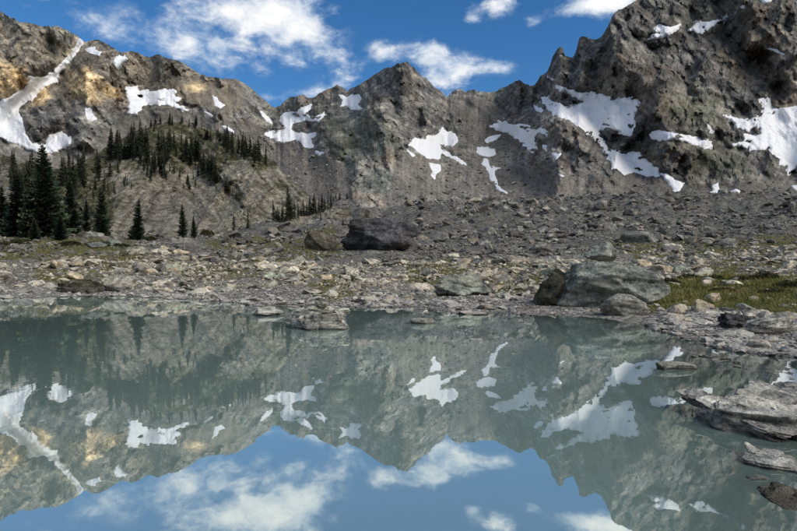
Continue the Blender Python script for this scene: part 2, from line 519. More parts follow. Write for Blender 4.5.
def rock_material(name, ramp, accent, per_island=False, warm=None, scale=1.0, pale=0.0, strata=False, lichen=0.5, gain=1.9):
    m, t = new_mat(name)
    geo = t.n('ShaderNodeNewGeometry')
    P = geo.outputs['Position']
    rnd = geo.outputs['Random Per Island']
    fine = t.noise(P, 14.0 * scale, 6, 0.7)
    mid = t.noise(P, 2.6 * scale, 6, 0.65, 0.5)
    f = t.math('ADD', t.math('MULTIPLY', fine, 0.4), t.math('MULTIPLY', mid, 0.6))
    h = f
    if strata:
        s = t.noise(t.mapping(P, scale=(2.0 * scale, 2.0 * scale, 9.0 * scale), rot=(0.25, 0.18, 0)), 1.0, 6, 0.7, 0.1)
        f = t.math('ADD', t.math('MULTIPLY', f, 0.62), t.math('MULTIPLY', s, 0.38))
        h = t.math('ADD', h, t.math('MULTIPLY', s, 1.5))
    f = t.map(f, 0.34, 0.66, 0.2, 0.84)
    col = t.ramp(f, ramp)
    col = t.mix(t.map(t.noise(P, 1.1 * scale, 4, 0.6, 0.4), 0.5, 0.68, 0.0, lichen, True), col, accent)
    # every stone has its own tone
    if per_island:
        tone = t.map(rnd, 0.0, 1.0, 0.42, 1.6)
        sc = t.n('ShaderNodeVectorMath', operation='SCALE')
        t.put(sc.inputs[0], col); t.put(sc.inputs['Scale'], tone)
        col = sc.outputs[0]
        if warm is not None:
            hue = t.math('FRACT', t.math('MULTIPLY', rnd, 7.31))
            col = t.mix(t.map(hue, 0.5, 0.9, 0.0, 0.6), col, t.mix(0.5, warm, col))
    else:
        col = t.mix(1.0, col, t.n('ShaderNodeObjectInfo').outputs['Color'], 'MULTIPLY')
    cn = t.noise(t.mapping(P, scale=(1, 1, 1.7), rot=(0.4, 0.3, 0.1)), 1.7 * scale, 4, 0.6, 1.2)
    crack = t.map(t.math('ABSOLUTE', t.math('SUBTRACT', cn, 0.5)), 0.0, 0.014, 0.0, 1.0)
    crack = t.math('MAXIMUM', crack, t.map(t.noise(P, 0.9 * scale, 2, 0.5), 0.42, 0.58))
    col = t.mix(t.map(crack, 0.0, 1.0, 0.6, 0.0), col, (0.015, 0.015, 0.014))
    speck = t.map(t.noise(P, 34.0 * scale, 3, 0.7), 0.3, 0.7, 0.72, 1.28)
    s2 = t.n('ShaderNodeVectorMath', operation='SCALE')
    t.put(s2.inputs[0], col); t.put(s2.inputs['Scale'], t.math('MULTIPLY', speck, gain))
    col = t.mix(1.0, s2.outputs[0], (1.0, 0.985, 0.89), 'MULTIPLY')
    if pale > 0:
        # silt dries pale on stones up to the flood line, and the foot that touches the water stays wet
        z = t.n('ShaderNodeSeparateXYZ'); t.put(z.inputs[0], P)
        zn = t.math('ADD', z.outputs[2], t.math('MULTIPLY', t.math('SUBTRACT', mid, 0.5), 0.25))
        band = t.map(zn, 0.05, 0.55, pale, 0.0, True)
        col = t.mix(t.math('MULTIPLY', band, t.map(fine, 0.35, 0.6)), col, (0.52, 0.51, 0.48))
        wet = t.map(z.outputs[2], 0.015, 0.05, 0.65, 0.0)
        col = t.mix(wet, col, (0.02, 0.021, 0.02))
    b1 = t.bump(h, 0.9, 0.16 / scale)
    b2 = t.bump(crack, 0.5, 0.05 / scale, b1)
    finish(t, col, 0.88, b2, 0.25)
    return m


def water_material():
    m, t = new_mat('glacial_water')
    P = t.n('ShaderNodeNewGeometry').outputs['Position']
    depth = t.attr('depth')
    murk = t.math('SUBTRACT', 1.0, t.math('EXPONENT', t.math('MULTIPLY', depth, -4.2)))
    murk = t.map(murk, 0.0, 1.0, 0.25, 1.0)
    body = t.mix(t.noise(P, 0.35, 3, 0.5), (0.26, 0.375, 0.335), (0.30, 0.42, 0.375))
    dif = t.n('ShaderNodeBsdfDiffuse'); t.put(dif.inputs[0], body)
    tr = t.n('ShaderNodeBsdfTransparent'); tr.inputs[0].default_value = (0.62, 0.70, 0.62, 1)
    under = t.n('ShaderNodeMixShader')
    t.put(under.inputs[0], murk); t.t.links.new(tr.outputs[0], under.inputs[1]); t.t.links.new(dif.outputs[0], under.inputs[2])
    gl = t.n('ShaderNodeBsdfGlossy')
    gl.inputs['Color'].default_value = (0.93, 0.97, 0.97, 1); gl.inputs['Roughness'].default_value = 0.008
    rip = t.noise(t.mapping(P, scale=(1.0, 0.5, 1.0)), 2.2, 3, 0.5)
    bn = t.bump(rip, 0.035, 0.03)
    t.put(gl.inputs['Normal'], bn)
    fr = t.n('ShaderNodeFresnel'); fr.inputs[0].default_value = 1.33
    fac = t.map(fr.outputs[0], 0.02, 0.55, 0.52, 0.84)
    mx = t.n('ShaderNodeMixShader')
    t.put(mx.inputs[0], fac); t.t.links.new(under.outputs[0], mx.inputs[1]); t.t.links.new(gl.outputs[0], mx.inputs[2])
    o = t.n('ShaderNodeOutputMaterial'); t.t.links.new(mx.outputs[0], o.inputs[0])
    return m


def needle_material(name, a, b, c):
    m, t = new_mat(name)
    geo = t.n('ShaderNodeNewGeometry')
    rnd = t.n('ShaderNodeObjectInfo').outputs['Random']
    f = t.math('ADD', t.math('MULTIPLY', geo.outputs['Random Per Island'], 0.6), t.math('MULTIPLY', rnd, 0.4))
    col = t.ramp(f, [(0.1, a), (0.55, b), (0.95, c)])
    bs = finish(t, col, 0.75, None, 0.2)
    return m


def plain_material(name, ramp, scale, rough=0.9, bump=0.4, dist=0.02):
    m, t = new_mat(name)
    P = t.n('ShaderNodeNewGeometry').outputs['Position']
    n = t.noise(P, scale, 5, 0.65)
    finish(t, t.ramp(n, ramp), rough, t.bump(n, bump, dist), 0.15)
    return m


def grass_material():
    m, t = new_mat('alpine_grass')
    geo = t.n('ShaderNodeNewGeometry')
    zone = t.noise(geo.outputs['Position'], 0.9, 4, 0.6, 0.3)
    f = t.math('ADD', t.math('MULTIPLY', geo.outputs['Random Per Island'], 0.45), t.math('MULTIPLY', zone, 0.75))
    col = t.ramp(f, [(0.28, (0.045, 0.065, 0.018)), (0.48, (0.12, 0.145, 0.038)), (0.62, (0.23, 0.235, 0.066)), (0.78, (0.32, 0.265, 0.105)), (0.92, (0.30, 0.17, 0.085))])
    finish(t, col, 0.8, None, 0.1)
    return m


MAT = {}
MAT['mountain'] = mountain_material()
MAT['snow'] = snow_material()
MAT['hill'] = hill_material()
MAT['ground'] = ground_material()
MAT['water'] = water_material()
MAT['rock'] = rock_material('shore_rock', [(0.28, (0.03, 0.029, 0.028)), (0.45, (0.085, 0.08, 0.075)), (0.6, (0.16, 0.15, 0.135)), (0.78, (0.30, 0.285, 0.26))],
                            (0.14, 0.15, 0.125), warm=(0.21, 0.17, 0.12), pale=0.9, gain=3.05)
MAT['rubble'] = rock_material('rubble', [(0.28, (0.03, 0.029, 0.028)), (0.45, (0.085, 0.08, 0.075)), (0.6, (0.15, 0.14, 0.128)), (0.78, (0.27, 0.255, 0.23))],
                              (0.13, 0.135, 0.115), per_island=True, warm=(0.20, 0.165, 0.115), pale=0.9, gain=3.05)
MAT['talus'] = rock_material('talus', [(0.28, (0.026, 0.026, 0.027)), (0.45, (0.058, 0.057, 0.057)), (0.6, (0.10, 0.098, 0.095)), (0.78, (0.19, 0.185, 0.178))],
                             (0.10, 0.108, 0.098), per_island=True, warm=(0.16, 0.13, 0.10), scale=0.3, gain=2.5)
MAT['talus_block'] = rock_material('talus_block', [(0.28, (0.026, 0.026, 0.027)), (0.45, (0.062, 0.061, 0.061)), (0.6, (0.115, 0.112, 0.108)), (0.78, (0.21, 0.205, 0.198))],
                                   (0.10, 0.112, 0.104), warm=(0.125, 0.095, 0.075), scale=0.35, gain=2.3)
MAT['green_rock'] = rock_material('green_grey_rock', [(0.25, (0.022, 0.025, 0.024)), (0.40, (0.085, 0.097, 0.093)), (0.56, (0.17, 0.186, 0.175)), (0.75, (0.34, 0.352, 0.33))],
                                  (0.215, 0.22, 0.19), scale=0.55, pale=0.4, gain=1.75)
MAT['dark_rock'] = rock_material('dark_rock', [(0.28, (0.010, 0.010, 0.012)), (0.45, (0.028, 0.028, 0.033)), (0.6, (0.055, 0.055, 0.063)), (0.78, (0.11, 0.11, 0.12))],
                                 (0.05, 0.048, 0.045), scale=0.25, lichen=0.4, gain=2.0)
MAT['olive_rock'] = rock_material('dark_mossy_or_shaded_rock', [(0.28, (0.010, 0.010, 0.007)), (0.45, (0.028, 0.028, 0.019)), (0.6, (0.065, 0.062, 0.046)), (0.78, (0.13, 0.125, 0.10))],
                                  (0.05, 0.055, 0.028), scale=0.6, pale=0.25, gain=1.3)
MAT['brown_rock'] = rock_material('brown_rock', [(0.28, (0.02, 0.018, 0.015)), (0.45, (0.06, 0.054, 0.046)), (0.6, (0.11, 0.10, 0.086)), (0.78, (0.2, 0.185, 0.16))], (0.09, 0.085, 0.06), scale=0.4, gain=1.4)
MAT['slab'] = rock_material('layered_slab', [(0.34, (0.018, 0.018, 0.018)), (0.44, (0.075, 0.075, 0.072)), (0.53, (0.19, 0.187, 0.178)), (0.68, (0.44, 0.435, 0.41))],
                            (0.28, 0.28, 0.26), scale=1.5, pale=0.5, strata=True, lichen=0.35, gain=2.0)
MAT['pale_rock'] = rock_material('pale_rock', [(0.28, (0.075, 0.075, 0.07)), (0.45, (0.19, 0.19, 0.175)), (0.6, (0.31, 0.31, 0.285)), (0.78, (0.46, 0.46, 0.43))],
                                 (0.24, 0.26, 0.23), scale=1.3, pale=0.3, lichen=0.4, gain=1.1)
MAT['needles'] = needle_material('fir_needles', (0.012, 0.022, 0.013), (0.034, 0.056, 0.032), (0.085, 0.115, 0.06))
MAT['needles_far'] = needle_material('far_fir_needles', (0.014, 0.020, 0.012), (0.038, 0.052, 0.028), (0.085, 0.10, 0.052))
MAT['bark'] = plain_material('bark', [(0.3, (0.035, 0.028, 0.022)), (0.7, (0.10, 0.085, 0.07))], 12.0)
MAT['dead_wood'] = plain_material('dead_wood', [(0.3, (0.12, 0.11, 0.10)), (0.7, (0.30, 0.28, 0.26))], 12.0)
MAT['grass'] = grass_material()
MAT['heather'] = needle_material('heather_leaves', (0.014, 0.020, 0.008), (0.035, 0.042, 0.014), (0.085, 0.075, 0.03))

# ----------------------------------------------------------------------------
# mountains: crest and foot traced from the photograph, each with its own depth
# ----------------------------------------------------------------------------
CREST = np.array([(-420, -40), (-200, -12), (-60, 6), (0, 12), (8, 17), (20, 23), (30, 23), (40, 26), (57, 27), (68, 30), (75, 36), (85, 41), (92, 40), (100, 41),
    (112, 47), (120, 52), (130, 51), (140, 55), (150, 57), (160, 55), (170, 58), (180, 62), (190, 68), (200, 74), (215, 78), (225, 79), (237, 79),
    (245, 84), (255, 92), (264, 100), (272, 106), (280, 106), (285, 101), (290, 98), (300, 95), (308, 98), (312, 99), (318, 95), (328, 90), (337, 86), (343, 87), (348, 91),
    (357, 86), (370, 78), (380, 72), (390, 67), (398, 62.5), (407, 62.5), (413, 66), (420, 74), (430, 83), (440, 92), (447, 97), (455, 91), (460, 90), (466, 92), (470, 90),
    (480, 91), (495, 92), (505, 87), (515, 81), (520, 80), (525, 83), (530, 85), (535, 85), (538, 81), (541, 76), (547, 73), (550, 66), (552, 58), (556, 50), (561, 47), (563, 50), (565, 56),
    (570, 57), (574, 56), (577, 48), (579, 39), (581, 36.5), (586, 36), (592, 39), (597, 39), (601, 37), (605, 32), (609, 24), (612, 17), (620, 10), (632, 3), (639, 0), (680, -28), (720, -52), (797, -100),
    (860, -110), (921, -105), (1060, -90), (1250, -70)], float)
CREST_D = np.array([(-420, 400), (0, 425), (130, 430), (237, 450), (272, 480), (300, 480), (348, 460), (402, 405), (447, 455), (500, 460), (525, 430), (541, 370), (560, 330), (612, 330), (640, 335),
    (720, 340), (797, 340), (921, 330), (1060, 310), (1250, 280)], float)
FOOT = np.array([(-420, 222), (0, 222), (240, 222), (330, 222), (400, 222), (500, 214), (797, 214), (1250, 214)], float)
FOOT_D = np.array([(-420, 260), (0, 255), (200, 260), (290, 190), (340, 165), (400, 165), (480, 175), (560, 180), (797, 180), (1000, 160), (1250, 120)], float)

SNOW = [  # label, outline in photo pixels
 ('long snow gully running down the dark mountain and pooling behind the firs', [(80, 38), (85, 42), (76, 53), (70, 63), (59, 73), (56, 81), (44, 86), (34, 97), (17, 109), (22, 119), (25, 134), (32, 144), (46, 146), (49, 136), (61, 132), (70, 137), (70, 144), (61, 149), (49, 153), (37, 152), (20, 146), (7, 140), (-30, 128), (-30, 108), (0, 102), (14, 95), (24, 90), (32, 80), (29, 76), (44, 78), (54, 71), (64, 61), (73, 51)]),
 ('ragged snow patch in the hollow above the wooded hill', [(126, 89), (136, 87), (139, 93), (146, 89), (153, 92), (165, 89), (176, 90), (175, 97), (181, 98), (178, 105), (188, 110), (183, 111), (173, 107), (163, 104), (156, 103), (144, 106), (137, 114), (128, 113), (129, 102)]),
 ('small snow scrap just under the skyline above the ragged patch', [(113, 61), (119, 55), (127, 59), (122, 63), (117, 68)]),
 ('thin snow sliver at the head of the long snow gully', [(84, 49), (89, 48), (101, 52), (99, 55), (90, 53)]),
 ('small upright snow scrap on the cliff beside the long snow gully', [(86, 109), (90, 108), (92, 114), (97, 119), (90, 121), (86, 116)]),
 ('small snow scrap on the brown slope under the rounded shoulder', [(213, 96), (217, 98), (219, 102), (225, 105), (221, 108), (215, 105)]),
 ('tiny snow scrap on the brown slope below another scrap', [(205, 112), (210, 113), (213, 116), (209, 116)]),
 ('tiny snow scrap above the dark trees of the hill end', [(222, 126), (227, 126), (234, 131), (234, 133), (227, 131)]),
 ('slanting snow streak beside the notch of the skyline', [(261, 112), (265, 114), (272, 122), (273, 125), (267, 121)]),
 ('branching snow patch under the low notch of the skyline', [(264, 134), (275, 131), (285, 129), (280, 120), (282, 114), (294, 112), (311, 104), (313, 106), (304, 114), (316, 117), (324, 112), (326, 115), (318, 121), (304, 121), (292, 124), (292, 131), (307, 134), (316, 132), (316, 136), (311, 139), (314, 149), (324, 153), (319, 155), (309, 149), (301, 142), (294, 141), (284, 142), (275, 140)]),
 ('snow patch on the shoulder of the pointed central peak', [(339, 95), (346, 97), (358, 94), (362, 98), (357, 105), (363, 109), (353, 110), (346, 105), (341, 106), (343, 100)]),
 ('broad broken snow patch low on the flank of the pointed peak', [(410, 144), (416, 138), (426, 140), (428, 136), (436, 137), (443, 129), (455, 134), (457, 142), (452, 146), (441, 144), (440, 149), (463, 161), (466, 165), (453, 159), (441, 153), (440, 159), (430, 158), (419, 153)]),
 ('small snow scrap under the broad broken snow patch', [(408, 151), (415, 155), (413, 157)]),
 ('small ragged snow scrap below the pointed peak', [(429, 163), (440, 165), (441, 171), (436, 173), (435, 179), (431, 175), (433, 171)]),
 ('narrow snow tongue reaching down to the grey scree', [(477, 146), (494, 149), (496, 154), (487, 158), (489, 166), (500, 168), (494, 171), (496, 180), (498, 186), (507, 193), (499, 190), (491, 181), (488, 170), (482, 163), (484, 158), (477, 153)]),
 ('small snow scrap above the narrow snow tongue', [(485, 140), (491, 136), (500, 135), (497, 139), (487, 143)]),
 ('forked snow patch on the saddle between the central peak and the spires', [(489, 126), (499, 123), (498, 119), (504, 119), (509, 125), (525, 125), (542, 129), (549, 131), (547, 137), (539, 132), (534, 137), (537, 149), (534, 154), (525, 148), (519, 140), (508, 133), (497, 130)]),
 ('great hourglass snowfield below the rock spires', [(556, 85), (571, 90), (583, 93), (591, 92), (612, 97), (617, 98), (625, 98), (639, 102), (637, 112), (632, 117), (636, 124), (630, 137), (622, 134), (617, 131), (607, 127), (597, 131), (600, 139), (608, 148), (622, 155), (637, 152), (642, 158), (658, 168), (659, 176), (646, 176), (636, 172), (624, 175), (613, 168), (608, 154), (602, 146), (593, 134), (586, 131), (578, 126), (568, 120), (556, 115), (547, 109), (541, 98), (544, 97), (554, 102), (566, 105), (578, 105), (585, 102), (578, 98), (568, 95), (559, 91)]),
 ('tiny snow scrap at the foot of the rock spires', [(548, 76), (554, 80), (551, 80)]),
 ('small snow scrap on the ledge beside the hourglass snowfield', [(534, 105), (544, 110), (541, 113), (535, 110)]),
 ('small snow scrap beside the forked snow patch', [(542, 144), (546, 146), (547, 152), (543, 149)]),
 ('tiny snow scrap on the dark rib under the forked snow patch', [(552, 154), (561, 154), (556, 160)]),
 ('thin snow scrap on the dark rib above the scree', [(552, 170), (564, 176), (561, 176)]),
 ('ragged snow ledge high on the massive dark face', [(653, 29), (659, 24), (671, 28), (680, 24), (676, 31), (669, 35), (666, 35), (652, 40), (647, 39), (652, 35), (663, 33), (658, 32)]),
 ('slanting snow ledge high on the massive dark face', [(690, 30), (697, 23), (714, 21), (727, 17), (717, 24), (702, 34)]),
 ('snow scrap at the very top of the massive dark face', [(757, -3), (780, -3), (764, 4)]),
 ('tiny snow scrap between the high snow ledges', [(740, 7), (746, 5), (744, 9)]),
 ('thin snow line in the crack of the massive dark face', [(768, 49), (776, 50), (785, 54), (783, 55)]),
 ('long level snow band across the foot of the massive face', [(648, 132), (659, 130), (673, 133), (690, 136), (707, 141), (712, 146), (700, 146), (686, 142), (673, 139), (659, 141), (651, 139)]),
 ('wide snowfield filling the bowl of the massive face', [(722, 115), (731, 118), (747, 120), (761, 117), (763, 105), (756, 99), (770, 98), (773, 108), (797, 108), (840, 104), (840, 172), (797, 166), (788, 175), (787, 166), (780, 165), (780, 156), (771, 151), (761, 149), (749, 151), (741, 146), (732, 145), (744, 141), (744, 134), (761, 136), (764, 131), (753, 127), (747, 131), (737, 127), (731, 119)]),
 ('tiny snow scrap between the long band and the wide snowfield', [(707, 124), (710, 126), (712, 131), (708, 128)]),
 ('crooked snow scrap at the foot of the hourglass snowfield', [(661, 173), (668, 174), (675, 180), (685, 183), (680, 190), (672, 198), (669, 197), (674, 189), (665, 180)]),
 ('low snow scrap on the rubble crest below the band', [(685, 200), (698, 194), (704, 196), (690, 201)]),
 ('small blocky snow scrap above the rubble crest', [(706, 194), (714, 191), (712, 186), (718, 183), (719, 193), (711, 198)]),
 ('short snow scrap near the rubble crest beyond the blocky one', [(728, 193), (735, 189), (740, 191), (739, 198)]),
 ('small snow scrap under the wide snowfield', [(792, 186), (800, 185), (800, 190), (793, 190)]),
]

SCREE = [[(446, 103), (476, 97), (502, 112), (522, 140), (516, 160), (560, 172), (640, 176), (672, 192), (700, 215), (470, 215), (425, 185), (445, 165), (474, 150), (460, 130)],
         [(228, 138), (262, 140), (300, 148), (330, 156), (350, 168), (352, 222), (240, 222)],
         [(165, 80), (205, 82), (242, 86), (250, 108), (215, 112), (180, 100)],
         [(15, 150), (80, 158), (125, 116), (200, 110), (262, 130), (250, 222), (-40, 222), (-40, 150)],
         [(400, 150), (430, 160), (470, 170), (520, 190), (700, 196), (797, 192), (830, 222), (380, 222)],
         [(600, 176), (640, 178), (700, 184), (750, 180), (830, 178), (830, 215), (620, 215)]]
PAINTED_SUN = [[(-30, 66), (10, 62), (26, 68), (29, 84), (22, 92), (6, 97), (-30, 100)], [(70, 72), (84, 67), (97, 74), (118, 93), (124, 99), (104, 98), (88, 101), (72, 90)], [(182, 82), (205, 84), (200, 94), (184, 92)], [(33, 92), (48, 86), (52, 98), (36, 104)]]  # outlines of the sunlit patches painted into the rock colour

RIDGES = [  # polyline, half width px, metres towards the viewer (negative: a gully)
 ([(402, 62), (398, 90), (385, 120), (372, 150), (360, 175), (355, 205)], 26, 60),
 ([(402, 62), (425, 95), (438, 125)], 14, 22), ([(402, 62), (370, 100), (345, 130), (335, 150)], 16, 22),
 ([(520, 80), (522, 105), (545, 145), (560, 175)], 18, 40), ([(460, 90), (468, 110), (505, 150), (520, 170)], 12, -18),
 ([(300, 95), (318, 130), (325, 150)], 13, 25), ([(290, 98), (300, 118), (300, 140)], 10, -18), ([(272, 106), (258, 130), (240, 145)], 14, -20),
 ([(120, 52), (85, 85), (80, 115), (85, 135)], 15, 42), ([(40, 26), (30, 55), (12, 80)], 20, 35), ([(80, 38), (60, 75), (30, 95), (10, 120)], 9, -30),
 ([(175, 60), (190, 85), (215, 110)], 18, 20), ([(150, 57), (140, 85), (150, 105)], 11, -18), ([(237, 79), (250, 105), (245, 130)], 12, 22),
 ([(612, 17), (620, 60), (655, 100), (670, 130)], 24, 45), ([(560, 48), (566, 75), (570, 85)], 10, 14), ([(581, 37), (590, 60), (600, 85)], 11, 16),
 ([(545, 95), (590, 110), (600, 140), (640, 165)], 14, -20), ([(560, 125), (585, 150), (600, 175)], 14, 32), ([(640, 60), (690, 110), (700, 125)], 18, 30),
 ([(720, -30), (735, 40), (780, 90)], 9, -40), ([(760, -40), (780, 30), (800, 60)], 30, 35), ([(685, 150), (720, 160), (745, 178)], 22, 26), ([(715, 120), (735, 135)], 10, 16), ([(770, 110), (785, 140), (790, 165)], 16, -20),
 ([(650, 20), (700, 60), (740, 100)], 20, 22), ([(700, -20), (690, 30), (655, 60)], 9, -16),
]


def interp(tab, u):
    return np.interp(u, tab[:, 0], tab[:, 1])


def snow_field(u, v):
    out = []
    wob = fbm2(u / 5.0 + 3, v / 3.6, 3) * 1.7
    isle = fbm2(u / 15 + v / 40 + 11, v / 7 - u / 60, 4)
    for lab, poly in SNOW:
        pa = np.array(poly)
        x0, y0 = pa.min(0) - 8; x1, y1 = pa.max(0) + 8
        msk = (u > x0) & (u < x1) & (v > y0) & (v < y1)
        s = np.full(u.shape, -9.0)
        s[msk] = poly_sd(poly, u[msk], v[msk]) * 1.0
        small = min(1.0, 0.3 + (x1 - x0 - 16) / 60.0)
        isl = np.clip(isle - 0.32, 0, 1) * 30 * (0.0 if (x1 - x0 - 16) < 25 or lab.startswith('long snow gully') else 1.0)
        s = np.where(msk, s + wob * small + 0.4 - isl, s)
        out.append(s)
    return out


def soft_mask(polys, u, v, soft, wob):
    r = np.zeros_like(u)
    for p in polys:
        pa = np.array(p); x0, y0 = pa.min(0) - 20; x1, y1 = pa.max(0) + 20
        msk = (u > x0) & (u < x1) & (v > y0) & (v < y1)
        val = sstep(-soft, soft, poly_sd(p, u[msk], v[msk]) + wob[msk])
        r[msk] = np.maximum(r[msk], val)
    return r


def mountain_depth(u, v, tt, Dc, Db):
    """Depth of the rock surface and of its smooth underlay, in metres."""
    D0 = Db + (Dc - Db) * np.clip(tt, 0, 1) ** 0.86
    macro = 0
    for line, hw, amp in RIDGES:
        d = line_dist(line, u + fbm2(u / 30, v / 30 + 7, 3) * 8, v)
        macro = macro + amp * np.exp(-(d / hw) ** 2)
    wx = fbm2(u / 45 + 4.1, v / 45, 4) * 22; wy = fbm2(u / 45 - 8.3, v / 45 + 2, 4) * 22
    lean = 0.35 * np.tanh((u - 400) / 200)             # ribs lean with the slope
    uu = u + lean * v
    rib = ridged2((uu + 0.6 * wx) / 62, (v + 0.6 * wy) / 120, 5)
    rib2 = fold((u - 0.6 * v) / 34 + wy / 60, (v + 0.3 * u) / 60)
    big = chisel((uu + 0.5 * wx) / 17, (v + 0.5 * wy) / 24, 1)
    small = chisel((u - 0.4 * v + 0.3 * wx) / 6.5, (v + 0.2 * u) / 8.0, 2)
    chips = fbm2(u / 3.6, v / 3.0, 3)
    rough = (rib - 0.8) * 22 + rib2 * 9
    fine = big * 2.2 + small * 1.3 + chips * 0.9
    return D0, macro, rough, fine


def planes(D, U, V, cu, cv, tilt, seed, amt, jit):
    """Break a smooth face into flat joint planes with steps between them."""
    a = (U + tilt * V) / cu; b = (V - tilt * U * 0.5) / cv
    ai = np.floor(a).astype(np.int64); bi = np.floor(b).astype(np.int64)
    best = np.full(U.shape, 1e9); ca = np.zeros(U.shape); cb = np.zeros(U.shape); hh = np.zeros(U.shape, np.int64)
    for da in (-1, 0, 1):
        for db in (-1, 0, 1):
            h = _P[_P[(ai + da + seed * 37) & 255] + ((bi + db) & 255)]
            pa = ai + da + 0.1 + 0.8 * _P[h + 5] / 255.0; pb = bi + db + 0.1 + 0.8 * _P[h + 11] / 255.0
            dd = np.abs(pa - a) + np.abs(pb - b)
            m = dd < best
            best = np.where(m, dd, best); ca = np.where(m, pa, ca); cb = np.where(m, pb, cb); hh = np.where(m, h, hh)
    den = 1 + 0.5 * tilt * tilt
    X = ca * cu; Y = cb * cv
    uc = (X - tilt * Y) / den; vc = (Y + 0.5 * tilt * X) / den
    u = U[0]
    ci = np.clip(np.searchsorted(u, uc), 0, len(u) - 1)
    v0 = V[0][ci]; v1 = V[-1][ci]
    ri = np.clip(np.round((vc - v0) / (v1 - v0) * (V.shape[0] - 1)).astype(int), 1, V.shape[0] - 2)
    Dc = D[ri, ci]
    gv = (D[ri + 1, ci] - D[ri - 1, ci]) / (V[ri + 1, ci] - V[ri - 1, ci] - 1e-6)
    lo = np.clip(ci - 3, 0, len(u) - 1); hi = np.clip(ci + 3, 0, len(u) - 1)
    gu = (D[ri, hi] - D[ri, lo]) / (u[hi] - u[lo] + 1e-6)
    gv = np.clip(gv, -2.6, 0.3) + jit * (_P[hh + 17] / 255.0 - 0.5); gu = np.clip(gu, -2.0, 2.0) + jit * (_P[hh + 23] / 255.0 - 0.5)
    flat = Dc + gu * (U - uc) + gv * (V - vc)
    flat = np.clip(flat, D - 3.2, D + 3.2)
    return D + amt * (flat - D)


SCREE_PTS = []


